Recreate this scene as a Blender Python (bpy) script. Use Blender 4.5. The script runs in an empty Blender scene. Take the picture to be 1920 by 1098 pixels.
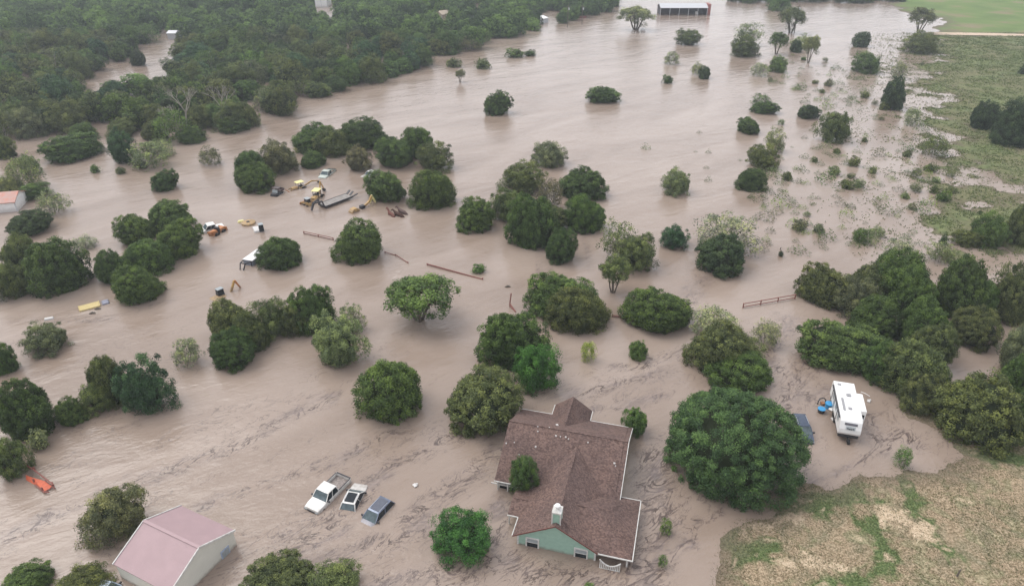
import bpy, bmesh, math, random
import numpy as np
from mathutils import Vector, Matrix
R = math.radians
sc = bpy.context.scene
col = sc.collection
# ---------------------------------------------------------------- camera
CH, CF, CT = 55.0, 1300.0, R(30)          # height above the flood, focal length in photo pixels, tilt down
cd = bpy.data.cameras.new('camera'); cam = bpy.data.objects.new('camera', cd); col.objects.link(cam)
cam.location = (0, 0, CH); cam.rotation_euler = (R(60), 0, 0)
cd.sensor_width = 36; cd.lens = 36*CF/1920; cd.clip_start = 0.5; cd.clip_end = 6000
sc.camera = cam
# ---------------------------------------------------------------- world, sun, exposure
SUN_EL, SUN_AZ = R(56), R(298)
w = bpy.data.worlds.new('World'); sc.world = w; w.use_nodes = True
nt = w.node_tree; nt.nodes.clear()
out = nt.nodes.new('ShaderNodeOutputWorld'); bg = nt.nodes.new('ShaderNodeBackground')
sky = nt.nodes.new('ShaderNodeTexSky'); sky.sky_type = 'NISHITA'; sky.sun_disc = False
sky.sun_elevation = SUN_EL; sky.sun_rotation = SUN_AZ; sky.air_density = 1.5; sky.dust_density = 4
tc = nt.nodes.new('ShaderNodeTexCoord'); mp = nt.nodes.new('ShaderNodeMapping'); mp.inputs['Scale'].default_value = (1, 1, 3)
cn = nt.nodes.new('ShaderNodeTexNoise'); cn.inputs['Scale'].default_value = 2.2; cn.inputs['Detail'].default_value = 5
cr = nt.nodes.new('ShaderNodeValToRGB')
cr.color_ramp.elements[0].position = .3; cr.color_ramp.elements[0].color = (8.8, 8.9, 9.3, 1)
cr.color_ramp.elements[1].position = .75; cr.color_ramp.elements[1].color = (11.8, 11.7, 12.0, 1)
mx = nt.nodes.new('ShaderNodeMixRGB'); mx.inputs[0].default_value = .86
L = nt.links.new
sx = nt.nodes.new('ShaderNodeSeparateXYZ'); L(tc.outputs['Generated'], sx.inputs[0]); hr = nt.nodes.new('ShaderNodeValToRGB'); L(sx.outputs[2], hr.inputs[0])
hr.color_ramp.elements[0].position = .0; hr.color_ramp.elements[0].color = (1.0, 1.0, 1.0, 1); hr.color_ramp.elements[1].position = .55; hr.color_ramp.elements[1].color = (.78, .78, .8, 1)
hm = nt.nodes.new('ShaderNodeMixRGB'); hm.blend_type = 'MULTIPLY'; hm.inputs[0].default_value = 1
L(tc.outputs['Generated'], mp.inputs[0]); L(mp.outputs[0], cn.inputs['Vector']); L(cn.outputs[0], cr.inputs[0])
L(sky.outputs[0], mx.inputs[1]); L(cr.outputs[0], hm.inputs[1]); L(hr.outputs[0], hm.inputs[2]); L(hm.outputs[0], mx.inputs[2]); L(mx.outputs[0], bg.inputs[0]); L(bg.outputs[0], out.inputs[0])
bg.inputs[1].default_value = 0.1
sd = bpy.data.lights.new('sun', 'SUN'); sd.energy = 1.5; sd.angle = R(45); sd.color = (1, .97, .92)
so = bpy.data.objects.new('sun', sd); col.objects.link(so)
dirv = Vector((math.sin(SUN_AZ)*math.cos(SUN_EL), math.cos(SUN_AZ)*math.cos(SUN_EL), math.sin(SUN_EL)))
so.rotation_euler = dirv.to_track_quat('Z', 'Y').to_euler(); so.location = (0, 0, 200)
sc.view_settings.view_transform = 'Standard'; sc.view_settings.look = 'None'
sc.view_settings.exposure = 0.55; sc.view_settings.gamma = 1
# ---------------------------------------------------------------- picture <-> world
_c, _s = math.cos(CT), math.sin(CT)
def P(px, py, z=0.0):
    a = (px-960)/CF; b = (py-549)/CF
    t = (z-CH)/(-_s-b*_c)
    return Vector((a*t, (_c-b*_s)*t, z))
def Q(p):
    p = np.atleast_2d(np.array(p, float)); d = p-np.array([0, 0, CH])
    f = d[:, 1]*_c-d[:, 2]*_s; u = d[:, 1]*_s+d[:, 2]*_c
    return 960+CF*d[:, 0]/f, 549-CF*u/f
def pscale(py): return _c*(py+201.6)/CH       # photo pixels per metre on the ground at that row
rng = np.random.default_rng(7); random.seed(7)
# ---------------------------------------------------------------- helpers
def empty(name, loc=(0, 0, 0), rz=0, scale=1):
    o = bpy.data.objects.new(name, None); o.empty_display_size = .5; col.objects.link(o)
    o.location = loc; o.rotation_euler = (0, 0, rz); o.scale = (scale,)*3
    return o
def tag(o, label=None, cat=None, group=None, kind=None):
    if label: o['label'] = label
    if cat: o['category'] = cat
    if group: o['group'] = group
    if kind: o['kind'] = kind
    return o
def copy_tree(o, parent=None):
    c = o.copy(); col.objects.link(c); c.parent = parent
    for ch in list(o.children): copy_tree(ch, c)
    return c
def mesh_np(name, V, Fq, v=None, extra=None):
    V = np.asarray(V, np.float32); Fq = np.asarray(Fq, np.int32); n = Fq.shape[1]
    me = bpy.data.meshes.new(name)
    me.vertices.add(len(V)); me.vertices.foreach_set('co', V.ravel())
    me.loops.add(Fq.size); me.loops.foreach_set('vertex_index', Fq.ravel())
    me.polygons.add(len(Fq)); me.polygons.foreach_set('loop_start', np.arange(0, Fq.size, n, dtype=np.int32))
    me.polygons.foreach_set('loop_total', np.full(len(Fq), n, np.int32))
    if v is not None:
        a = me.attributes.new('v', 'FLOAT', 'FACE'); a.data.foreach_set('value', np.asarray(v, np.float32))
    for k, arr in (extra or {}).items():
        a = me.attributes.new(k, 'FLOAT', 'POINT'); a.data.foreach_set('value', np.asarray(arr, np.float32))
    me.update(calc_edges=True)
    return me
def link(name, me, m=None, parent=None):
    o = bpy.data.objects.new(name, me); col.objects.link(o)
    if m is not None and not me.materials: me.materials.append(m)
    if parent is not None: o.parent = parent
    return o
class MB:
    def __init__(s): s.v = []; s.f = []
    def add(s, vs, fs):
        b = len(s.v); s.v += [tuple(x) for x in vs]; s.f += [tuple(i+b for i in f) for f in fs]; return s
    def box(s, c, d, rz=0, ry=0, rx=0, top=1.0, topy=None):
        x, y, z = d[0]/2, d[1]/2, d[2]/2; ty = top if topy is None else topy
        pts = [Vector(p) for p in ((-x, -y, -z), (x, -y, -z), (x, y, -z), (-x, y, -z), (-x*top, -y*ty, z), (x*top, -y*ty, z), (x*top, y*ty, z), (-x*top, y*ty, z))]
        M = Matrix.Rotation(rz, 3, 'Z') @ Matrix.Rotation(ry, 3, 'Y') @ Matrix.Rotation(rx, 3, 'X'); c = Vector(c)
        return s.add([M @ p+c for p in pts], [(0, 3, 2, 1), (4, 5, 6, 7), (0, 1, 5, 4), (1, 2, 6, 5), (2, 3, 7, 6), (3, 0, 4, 7)])
    def beam(s, a, b, w, h=None):
        a, b = Vector(a), Vector(b); h = h or w; d = (b-a); ln = d.length; q = d.to_track_quat('X', 'Z').to_matrix(); c = (a+b)/2
        pts = [q @ Vector((sx*ln/2, sy*w/2, sz*h/2))+c for sz in (-1, 1) for sx, sy in ((-1, -1), (1, -1), (1, 1), (-1, 1))]
        return s.add(pts, [(0, 3, 2, 1), (4, 5, 6, 7), (0, 1, 5, 4), (1, 2, 6, 5), (2, 3, 7, 6), (3, 0, 4, 7)])
    def tube(s, pts, rad, n=8, cap=True):
        pts = [Vector(p) for p in pts]; rings = []
        for i, p in enumerate(pts):
            d = (pts[min(i+1, len(pts)-1)]-pts[max(i-1, 0)]).normalized()
            u = d.orthogonal().normalized() if i == 0 else (u-d*u.dot(d)).normalized()
            vv = d.cross(u); r = rad[i] if isinstance(rad, (list, tuple)) else rad
            rings.append([p+(u*math.cos(t)+vv*math.sin(t))*r for t in [2*math.pi*k/n for k in range(n)]])
        vs = [q for r_ in rings for q in r_]; fs = []
        for i in range(len(rings)-1):
            for k in range(n):
                fs.append((i*n+k, i*n+(k+1) % n, (i+1)*n+(k+1) % n, (i+1)*n+k))
        if cap: fs += [tuple(range(n-1, -1, -1)), tuple(range((len(rings)-1)*n, len(rings)*n))]
        return s.add(vs, fs)
    def prism(s, poly, a, b):     # poly of (x,z), extruded along y from a to b
        n = len(poly); vs = [(x, a, z) for x, z in poly]+[(x, b, z) for x, z in poly]
        return s.add(vs, [tuple(range(n)), tuple(range(2*n-1, n-1, -1))]+[(i, i+n, (i+1) % n+n, (i+1) % n) for i in range(n)])
    def loft(s, rings, cap=True):
        n = len(rings[0]); vs = [q for r_ in rings for q in r_]; fs = []
        for i in range(len(rings)-1):
            for k in range(n): fs.append((i*n+k, i*n+(k+1) % n, (i+1)*n+(k+1) % n, (i+1)*n+k))
        if cap: fs += [tuple(range(n-1, -1, -1)), tuple(range((len(rings)-1)*n, len(rings)*n))]
        return s.add(vs, fs)
    def build(s, name, m, parent=None, bevel=0, smooth=False):
        me = bpy.data.meshes.new(name); me.from_pydata(s.v, [], s.f)
        bm = bmesh.new(); bm.from_mesh(me); bmesh.ops.recalc_face_normals(bm, faces=bm.faces); bm.to_mesh(me); bm.free()
        me.materials.append(m)
        if smooth:
            me.polygons.foreach_set('use_smooth', [True]*len(me.polygons)); me.set_sharp_from_angle(angle=R(40))
        o = link(name, me, None, parent)
        if bevel:
            b = o.modifiers.new('bevel', 'BEVEL'); b.width = bevel; b.segments = 2; b.limit_method = 'ANGLE'
        return o
def hnoise(x, y, seed=0):
    x = np.asarray(x, float); y = np.asarray(y, float); xi = np.floor(x).astype(np.int64); yi = np.floor(y).astype(np.int64)
    fx = x-xi; fy = y-yi; fx = fx*fx*(3-2*fx); fy = fy*fy*(3-2*fy)
    def h(a, b):
        n = (a*374761393+b*668265263+seed*1442695041) & 0xffffffff; n = ((n ^ (n >> 13))*1274126177) & 0xffffffff
        return ((n ^ (n >> 16)) & 0xffff)/65535.0
    return (h(xi, yi)*(1-fx)+h(xi+1, yi)*fx)*(1-fy)+(h(xi, yi+1)*(1-fx)+h(xi+1, yi+1)*fx)*fy
def fbm(x, y, seed=0, o=4):
    t = 0; a = .5
    for i in range(o): t = t+a*hnoise(x*2**i, y*2**i, seed+i); a *= .5
    return t/(1-.5**o)
def seg_dist(X, Y, pts, closed=False):
    D = np.full(X.shape, 1e9); T = list(zip(pts, pts[1:]+([pts[0]] if closed else [])))
    if not closed: T = T[:len(pts)-1]
    for (a, b) in T:
        ax, ay, bx, by = a[0], a[1], b[0], b[1]; dx, dy = bx-ax, by-ay
        t = np.clip(((X-ax)*dx+(Y-ay)*dy)/(dx*dx+dy*dy+1e-9), 0, 1)
        D = np.minimum(D, np.hypot(X-ax-t*dx, Y-ay-t*dy))
    return D
def inside(X, Y, poly):
    r = np.zeros(np.shape(X), bool); n = len(poly); j = n-1
    for i in range(n):
        xi, yi = poly[i][0], poly[i][1]; xj, yj = poly[j][0], poly[j][1]
        r ^= ((yi > Y) != (yj > Y)) & (X < (xj-xi)*(Y-yi)/(yj-yi+1e-12)+xi); j = i
    return r
# ---------------------------------------------------------------- materials
def mat(name, rgb, rough=.6, metal=0, var=.12, scale=3.0, bump=0.0, spec=.5, dirt=None):
    m = bpy.data.materials.new(name); m.use_nodes = True; n = m.node_tree; b = n.nodes['Principled BSDF']; l = n.links.new
    b.inputs['Roughness'].default_value = rough; b.inputs['Metallic'].default_value = metal
    b.inputs['Specular IOR Level'].default_value = spec
    t = n.nodes.new('ShaderNodeTexCoord'); no = n.nodes.new('ShaderNodeTexNoise'); no.inputs['Scale'].default_value = scale; no.inputs['Detail'].default_value = 6
    l(t.outputs['Object'], no.inputs['Vector'])
    r = n.nodes.new('ShaderNodeValToRGB'); e = r.color_ramp.elements
    e[0].position = .3; e[1].position = .7
    d = dirt or rgb
    e[0].color = tuple(c*(1-var) for c in d)+(1,); e[1].color = tuple(min(1, c*(1+var*.5)) for c in rgb)+(1,)
    l(no.outputs[0], r.inputs[0]); l(r.outputs[0], b.inputs['Base Color'])
    if bump:
        bp = n.nodes.new('ShaderNodeBump'); bp.inputs['Strength'].default_value = bump; l(no.outputs[0], bp.inputs['Height']); l(bp.outputs[0], b.inputs['Normal'])
    return m
M = {}
M['white'] = mat('white_paint', (.78, .78, .76), .35, dirt=(.62, .6, .56))
M['rvwhite'] = mat('white_gelcoat', (.8, .8, .79), .3, var=.08, scale=1.2)
M['trim'] = mat('white_trim', (.6, .6, .58), .5, dirt=(.5, .48, .44))
M['green'] = mat('green_siding', (.29, .44, .36), .6, var=.08)
M['cream'] = mat('cream_metal', (.56, .54, .45), .5, var=.06)
M['dark'] = mat('dark_steel', (.03, .03, .035), .5)
M['black'] = mat('black_rubber', (.015, .015, .015), .8)
M['glass'] = mat('tinted_glass', (.02, .026, .03), .15, var=.1, spec=.3)
M['wglass'] = mat('windscreen_glass', (.09, .12, .13), .15, var=.4, spec=.35)
M['grey'] = mat('grey_pane', (.3, .33, .34), .3)
M['silver'] = mat('silver_blue_paint', (.17, .2, .27), .25, metal=.3)
M['bluecar'] = mat('dark_blue_paint', (.07, .09, .13), .25, metal=.3)
M['yellow'] = mat('yellow_machine_paint', (.56, .34, .09), .55, dirt=(.3, .2, .11), scale=3)
M['canopy'] = mat('pale_yellow_canopy', (.75, .68, .3), .5)
M['orange'] = mat('orange_machine_paint', (.5, .2, .06), .5, dirt=(.35, .13, .05))
M['net'] = mat('orange_plastic_netting', (.62, .13, .05), .6, dirt=(.5, .1, .05))
M['rust'] = mat('rusty_red_pipe', (.24, .09, .07), .7)
M['bark'] = mat('grey_brown_bark', (.13, .11, .09), .9, bump=.4, scale=6)
M['deadwood'] = mat('pale_dead_wood', (.3, .27, .23), .9, bump=.3, scale=6)
M['crown_shade'] = mat('dark_crown_shade', (.03, .04, .02), .95, scale=8, spec=.1)  # opaque crown filler; its dark colour stands in for shade between leaf clumps
M['horse'] = mat('brown_coat', (.07, .035, .025), .7, spec=.2)
M['redhorse'] = mat('chestnut_coat', (.16, .07, .055), .7, spec=.2)
M['blue'] = mat('bright_blue_plastic', (.04, .3, .6), .4)
M['galv'] = mat('galvanised_roof', (.55, .56, .58), .45, metal=.2)
M['deck'] = mat('weathered_deck_boards', (.28, .26, .24), .8, var=.35, scale=2.5)
M['redroof'] = mat('rusty_red_roof', (.42, .17, .12), .6, var=.25, scale=1.2, dirt=(.5, .36, .32))
M['tan'] = mat('tan_shed_roof', (.4, .33, .25), .7)
def siding(m, axis_scale=4.5):
    n = m.node_tree; l = n.links.new; b = n.nodes['Principled BSDF']
    t = n.nodes.new('ShaderNodeTexCoord'); wv = n.nodes.new('ShaderNodeTexWave'); wv.bands_direction = 'Z'; wv.wave_profile = 'SAW'
    wv.inputs['Scale'].default_value = axis_scale/3.14*1.2; l(t.outputs['Object'], wv.inputs['Vector'])
    bp = n.nodes.new('ShaderNodeBump'); bp.inputs['Strength'].default_value = .5; bp.inputs['Distance'].default_value = .03
    l(wv.outputs['Fac'], bp.inputs['Height']); l(bp.outputs[0], b.inputs['Normal'])
def stained(m, z0, z1, amt=.75, rgb=(.2, .155, .12)):
    n = m.node_tree; l = n.links.new; b = n.nodes['Principled BSDF']; src = b.inputs['Base Color'].links[0].from_socket
    g = n.nodes.new('ShaderNodeNewGeometry'); sp = n.nodes.new('ShaderNodeSeparateXYZ'); l(g.outputs['Position'], sp.inputs[0])
    no = n.nodes.new('ShaderNodeTexNoise'); no.inputs['Scale'].default_value = 2.5; no.inputs['Detail'].default_value = 5; l(g.outputs['Position'], no.inputs['Vector'])
    ad = n.nodes.new('ShaderNodeMath'); ad.operation = 'MULTIPLY_ADD'; l(no.outputs[0], ad.inputs[0]); ad.inputs[1].default_value = -.5; l(sp.outputs[2], ad.inputs[2])
    mr = n.nodes.new('ShaderNodeMapRange'); l(ad.outputs[0], mr.inputs[0]); mr.inputs[1].default_value = z0-.25; mr.inputs[2].default_value = z1-.25; mr.inputs[3].default_value = amt; mr.inputs[4].default_value = 0; mr.clamp = True
    mi = n.nodes.new('ShaderNodeMixRGB'); l(mr.outputs[0], mi.inputs[0]); l(src, mi.inputs[1]); mi.inputs[2].default_value = rgb+(1,); l(mi.outputs[0], b.inputs['Base Color'])
siding(M['green']); stained(M['green'], .0, .35); stained(M['white'], .05, .5, .5); stained(M['silver'], .0, .35, .5); stained(M['rvwhite'], .3, 1.1, .35); stained(M['yellow'], .1, 1.0, .55); stained(M['orange'], .1, .8, .4)
def shingle():
    m = bpy.data.materials.new('brown_shingles'); m.use_nodes = True; n = m.node_tree; l = n.links.new; b = n.nodes['Principled BSDF']
    b.inputs['Roughness'].default_value = .9; b.inputs['Specular IOR Level'].default_value = .25
    t = n.nodes.new('ShaderNodeTexCoord'); mp = n.nodes.new('ShaderNodeMapping'); mp.inputs['Scale'].default_value = (6.5, 8, 8)
    l(t.outputs['Object'], mp.inputs[0])
    vo = n.nodes.new('ShaderNodeTexVoronoi'); vo.inputs['Scale'].default_value = 1.0; l(mp.outputs[0], vo.inputs['Vector'])
    bw = n.nodes.new('ShaderNodeSeparateColor'); l(vo.outputs['Color'], bw.inputs[0])
    r = n.nodes.new('ShaderNodeValToRGB'); e = r.color_ramp.elements; e[0].position = 0; e[0].color = (.085, .057, .05, 1); e[1].position = 1; e[1].color = (.18, .124, .108, 1)
    l(bw.outputs[0], r.inputs[0])
    no = n.nodes.new('ShaderNodeTexNoise'); no.inputs['Scale'].default_value = .35; no.inputs['Detail'].default_value = 5; l(t.outputs['Object'], no.inputs['Vector'])
    r2 = n.nodes.new('ShaderNodeValToRGB'); r2.color_ramp.elements[0].position = .35; r2.color_ramp.elements[0].color = (.86, .86, .88, 1); r2.color_ramp.elements[1].position = .7; r2.color_ramp.elements[1].color = (1.15, 1.1, 1.06, 1)
    l(no.outputs[0], r2.inputs[0])
    mm = n.nodes.new('ShaderNodeMixRGB'); mm.blend_type = 'MULTIPLY'; mm.inputs[0].default_value = 1; l(r.outputs[0], mm.inputs[1]); l(r2.outputs[0], mm.inputs[2]); l(mm.outputs[0], b.inputs['Base Color'])
    bp = n.nodes.new('ShaderNodeBump'); bp.inputs['Strength'].default_value = .5; bp.inputs['Distance'].default_value = .03; l(bw.outputs[1], bp.inputs['Height']); l(bp.outputs[0], b.inputs['Normal'])
    return m
M['shingle'] = shingle()
def ribbed(name, rgb, scale, direction='X'):
    m = mat(name, rgb, .45, var=.07, scale=.8); n = m.node_tree; l = n.links.new; b = n.nodes['Principled BSDF']
    t = n.nodes.new('ShaderNodeTexCoord'); wv = n.nodes.new('ShaderNodeTexWave'); wv.bands_direction = direction; wv.inputs['Scale'].default_value = scale
    l(t.outputs['Object'], wv.inputs['Vector']); bp = n.nodes.new('ShaderNodeBump'); bp.inputs['Strength'].default_value = .35; bp.inputs['Distance'].default_value = .03
    l(wv.outputs['Fac'], bp.inputs['Height']); l(bp.outputs[0], b.inputs['Normal'])
    return m
M['pinkroof'] = ribbed('dusty_pink_metal_roof', (.36, .25, .26), 2.2)
M['creamrib'] = ribbed('cream_metal_siding', (.6, .59, .52), 2.2, 'Y')
stained(M['creamrib'], .0, .4)
def leafmat(name, contrast=1.0, transl=.15):
    m = bpy.data.materials.new(name); m.use_nodes = True; n = m.node_tree; l = n.links.new; b = n.nodes['Principled BSDF']
    b.inputs['Roughness'].default_value = .65; b.inputs['Specular IOR Level'].default_value = .18
    oi = n.nodes.new('ShaderNodeObjectInfo'); at = n.nodes.new('ShaderNodeAttribute'); at.attribute_name = 'v'
    r = n.nodes.new('ShaderNodeValToRGB'); e = r.color_ramp.elements
    e[0].position = .1; e[0].color = (.42, .46, .5, 1); e[1].position = .95; e[1].color = (2.2, 2.0, 1.5, 1)
    mid = r.color_ramp.elements.new(.5); mid.color = (1, 1, 1, 1)
    l(at.outputs['Fac'], r.inputs[0])
    mm = n.nodes.new('ShaderNodeMixRGB'); mm.blend_type = 'MULTIPLY'; mm.inputs[0].default_value = 1
    l(oi.outputs['Color'], mm.inputs[1]); l(r.outputs[0], mm.inputs[2]); l(mm.outputs[0], b.inputs['Base Color'])
    tr = n.nodes.new('ShaderNodeBsdfTranslucent'); l(mm.outputs[0], tr.inputs[0]); ms = n.nodes.new('ShaderNodeMixShader'); ms.inputs[0].default_value = transl
    o = n.nodes['Material Output']; l(b.outputs[0], ms.inputs[1]); l(tr.outputs[0], ms.inputs[2]); l(ms.outputs[0], o.inputs[0])
    return m
M['leaf'] = leafmat('foliage')
# ---------------------------------------------------------------- terrain (the ground)
def wp(pts, z=0): return [tuple(P(x, y, z))[:2] for x, y in pts]
LOWER = wp([(1335, 1110), (1340, 1070), (1348, 1040), (1358, 1008), (1372, 992), (1410, 983), (1447, 975), (1470, 958), (1482, 935), (1512, 913), (1570, 910), (1640, 897), (1700, 886), (1760, 884), (1795, 870), (1806, 850), (1790, 828), (1745, 806), (1700, 786), (1690, 765), (1712, 748), (1745, 742), (1800, 715), (1880, 705), (1990, 700), (2150, 710), (2600, 1250), (1500, 1400)])
UPPER = wp([(1742, 66), (1722, 90), (1738, 112), (1712, 135), (1722, 165), (1752, 200), (1748, 232), (1775, 262), (1768, 300), (1820, 318), (1850, 335), (1800, 350), (1850, 372), (1795, 392), (1785, 420), (1770, 440), (1800, 462), (1880, 462), (1990, 468), (2400, 480), (3400, 420), (2600, 60)])
FIELD = wp([(1662, 0), (1680, 18), (1745, 30), (1772, 48), (1745, 60), (1768, 67), (2600, 62), (2900, -30), (1640, -30)])
def axis(parts):
    o = []
    for a, b, s in parts: o += list(np.arange(a, b, s))
    return np.array(o+[parts[-1][1]])
gx = axis([(-2400, -300, 150), (-300, -20, 10), (-20, 14, 2), (14, 92, .5), (92, 300, 1.6), (300, 500, 8), (500, 2600, 150)])
gy = axis([(-200, 30, 15), (30, 40, 1.5), (40, 100, .5), (100, 460, 1.6), (460, 700, 12), (700, 3600, 150)])
def height(X, Y):
    h = np.full(X.shape, -2.0)
    for poly, sl, amp, fr, mxh in ((LOWER, .055, .07, .35, 1.1), (UPPER, .022, .5, .16, 1.5), (FIELD, .02, .2, .12, 1.2)):
        d = seg_dist(X, Y, poly, True); s = np.where(inside(X, Y, poly), d, -d)
        wob = (fbm(X*fr, Y*fr, 3)-.5)*amp*2*np.clip(1-s/60, .25, 1)+(fbm(X*fr*2.3, Y*fr*2.3, 9, 2)-.5)*amp*.7
        h = np.maximum(h, np.clip(s*sl, -2, mxh)+np.where(s > -25, wob, 0))
    far = np.clip((Y-470)/500, 0, 1)+np.clip((-20-Y)/80, 0, 1)+np.clip((np.abs(X)-380)/300, 0, 1)
    h = h+far*6+np.clip((Y-900)/1500, 0, 1)*60*fbm(X*.002, Y*.002, 5)
    return h
GX, GY = np.meshgrid(gx, gy); GH = height(GX, GY)
def gridfaces(nx, ny):
    i = np.arange(nx*ny).reshape(ny, nx)
    return np.stack([i[:-1, :-1].ravel(), i[:-1, 1:].ravel(), i[1:, 1:].ravel(), i[1:, :-1].ravel()], 1)
dry = np.clip(1.3-seg_dist(GX, GY, LOWER, True)/1e6, 0, 1)*(GY < 84)
fieldm = inside(GX, GY, FIELD).astype(float)
def lush():     # greener and barer stretches of the near bank
    WX_ = GX+(fbm(GX*.6, GY*.6, 41)-.5)*4; WY_ = GY+(fbm(GX*.6, GY*.6, 51)-.5)*4
    a = np.exp(-(seg_dist(WX_, WY_, wp([(1500, 935), (1560, 935), (1600, 960), (1640, 1000), (1665, 1040), (1640, 1075), (1590, 1098), (1540, 1120)]))/.9)**2)
    a = np.maximum(a, np.exp(-(seg_dist(WX_, WY_, wp([(1500, 940), (1590, 925)]))/2.0)**2)*1.2)
    a = np.maximum(a, np.exp(-(seg_dist(WX_, WY_, wp([(1372, 1005), (1385, 1050), (1440, 1030)]))/1.3)**2)*.95)
    a = np.maximum(a, np.exp(-(seg_dist(WX_, WY_, wp([(1745, 1000), (1790, 1070)]))/.55)**2)*.8)
    a = np.maximum(a, np.exp(-(seg_dist(WX_, WY_, wp([(1810, 855), (1980, 860)]))/1.5)**2))
    a = np.maximum(a, np.exp(-(seg_dist(WX_, WY_, wp([(1690, 870), (1720, 960), (1740, 990)]))/.7)**2)*.8)
    return a
def bare():
    WX_ = GX+(fbm(GX*.7, GY*.7, 61)-.5)*3; WY_ = GY+(fbm(GX*.7, GY*.7, 71)-.5)*3
    a = np.exp(-(seg_dist(WX_, WY_, wp([(1385, 998), (1440, 980), (1500, 968)]))/.55)**2)
    a = np.maximum(a, np.exp(-(seg_dist(WX_, WY_, wp([(1650, 960), (1700, 995), (1740, 1010)]))/1.1)**2))
    a = np.maximum(a, np.exp(-(seg_dist(WX_, WY_, wp([(1710, 772), (1740, 768)]))/.7)**2))
    a = np.maximum(a, np.exp(-(seg_dist(WX_, WY_, wp([(1480, 1060), (1580, 1065)]))/1.2)**2)*.7)
    return a
me = mesh_np('ground', np.stack([GX.ravel(), GY.ravel(), GH.ravel()], 1), gridfaces(len(gx), len(gy)), None,
             dict(dry=dry.ravel(), field=fieldm.ravel(), lush=lush().ravel(), bare=bare().ravel()))
me.polygons.foreach_set('use_smooth', [True]*len(me.polygons))
def ground_mat():
    m = bpy.data.materials.new('pasture_ground'); m.use_nodes = True; n = m.node_tree; l = n.links.new; b = n.nodes['Principled BSDF']
    b.inputs['Roughness'].default_value = .95; b.inputs['Specular IOR Level'].default_value = .15
    geo = n.nodes.new('ShaderNodeNewGeometry')
    def noise(s, d=6, dist=0):
        q = n.nodes.new('ShaderNodeTexNoise'); q.inputs['Scale'].default_value = s; q.inputs['Detail'].default_value = d; q.inputs['Distortion'].default_value = dist
        l(geo.outputs['Position'], q.inputs['Vector']); return q.outputs[0]
    def ramp(x, stops):
        r = n.nodes.new('ShaderNodeValToRGB'); e = r.color_ramp.elements
        while len(e) < len(stops): e.new(.5)
        for i, (p, c) in enumerate(stops): e[i].position = p; e[i].color = c+(1,)
        l(x, r.inputs[0]); return r.outputs[0]
    def mix(f, a, c, mode='MIX'):
        q = n.nodes.new('ShaderNodeMixRGB'); q.blend_type = mode
        if isinstance(f, float): q.inputs[0].default_value = f
        else: l(f, q.inputs[0])
        l(a, q.inputs[1]); l(c, q.inputs[2]); return q.outputs[0]
    def attr(a): q = n.nodes.new('ShaderNodeAttribute'); q.attribute_name = a; return q.outputs['Fac']
    def math_(op, a, b_, clamp=True):
        q = n.nodes.new('ShaderNodeMath'); q.operation = op; q.use_clamp = clamp
        for i, x in enumerate((a, b_)):
            if isinstance(x, (int, float)): q.inputs[i].default_value = x
            else: l(x, q.inputs[i])
        return q.outputs[0]
    fine = noise(5.5, 12); mid = noise(.55, 6, .6); big = noise(.07, 4)
    drycol = ramp(fine, [(.32, (.15, .115, .068)), (.5, (.285, .218, .143)), (.68, (.45, .355, .245))])
    grn = ramp(fine, [(.32, (.045, .066, .024)), (.5, (.09, .125, .048)), (.7, (.165, .2, .085))])
    barec = ramp(fine, [(.3, (.33, .25, .165)), (.5, (.48, .375, .26)), (.7, (.6, .49, .36))])
    meadow = ramp(noise(.8, 8), [(.32, (.075, .1, .042)), (.5, (.125, .15, .065)), (.68, (.19, .21, .095))])
    olive = ramp(noise(1.5, 6), [(.3, (.11, .115, .058)), (.7, (.2, .19, .105))])
    mea = mix(ramp(big, [(.42, (0, 0, 0)), (.58, (1, 1, 1))]), meadow, olive)
    fld = ramp(noise(.05, 5), [(.3, (.1, .15, .05)), (.52, (.14, .2, .065)), (.62, (.2, .19, .1)), (.75, (.24, .19, .13))])
    lowgreen = ramp(math_('ADD', mid, math_('MULTIPLY', attr('lush'), .36)), [(.52, (0, 0, 0)), (.72, (1, 1, 1))])
    drycol = mix(ramp(noise(.35, 5, 1.0), [(.46, (0, 0, 0)), (.66, (.8, .8, .8))]), drycol, ramp(fine, [(.32, (.09, .09, .05)), (.5, (.17, .155, .095)), (.68, (.3, .26, .18))]))
    dr = mix(lowgreen, drycol, grn)
    dr = mix(ramp(math_('ADD', mid, math_('MULTIPLY', attr('bare'), .34)), [(.59, (0, 0, 0)), (.74, (1, 1, 1))]), dr, barec)
    c = mix(attr('field'), mea, fld); c = mix(attr('dry'), c, dr)
    vo = n.nodes.new('ShaderNodeTexVoronoi'); vo.inputs['Scale'].default_value = 3.2; l(geo.outputs['Position'], vo.inputs['Vector'])
    st = ramp(vo.outputs['Distance'], [(.09, (1, 1, 1)), (.13, (0, 0, 0))]); pale = ramp(fine, [(.3, (.42, .36, .27)), (.7, (.62, .55, .43))])
    c = mix(math_('MULTIPLY', st, math_('MULTIPLY', attr('dry'), .35)), c, pale)
    sep = n.nodes.new('ShaderNodeSeparateXYZ'); l(geo.outputs['Position'], sep.inputs[0])
    wet = ramp(math_('ADD', sep.outputs[2], 0), [(.0, (1, 1, 1)), (.17, (0, 0, 0))])      # wet mud by the waterline
    mud = ramp(fine, [(.3, (.1, .08, .06)), (.7, (.17, .135, .1))]); c = mix(math_('MULTIPLY', wet, .8), c, mud)
    l(c, b.inputs['Base Color'])
    bp = n.nodes.new('ShaderNodeBump'); bp.inputs['Strength'].default_value = .6; bp.inputs['Distance'].default_value = .05; l(fine, bp.inputs['Height']); l(bp.outputs[0], b.inputs['Normal'])
    return m
M['ground'] = ground_mat()
tag(link('ground', me, M['ground']), kind='structure')
def hz(x, y): return float(height(np.array([x], float), np.array([y], float))[0])
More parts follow.
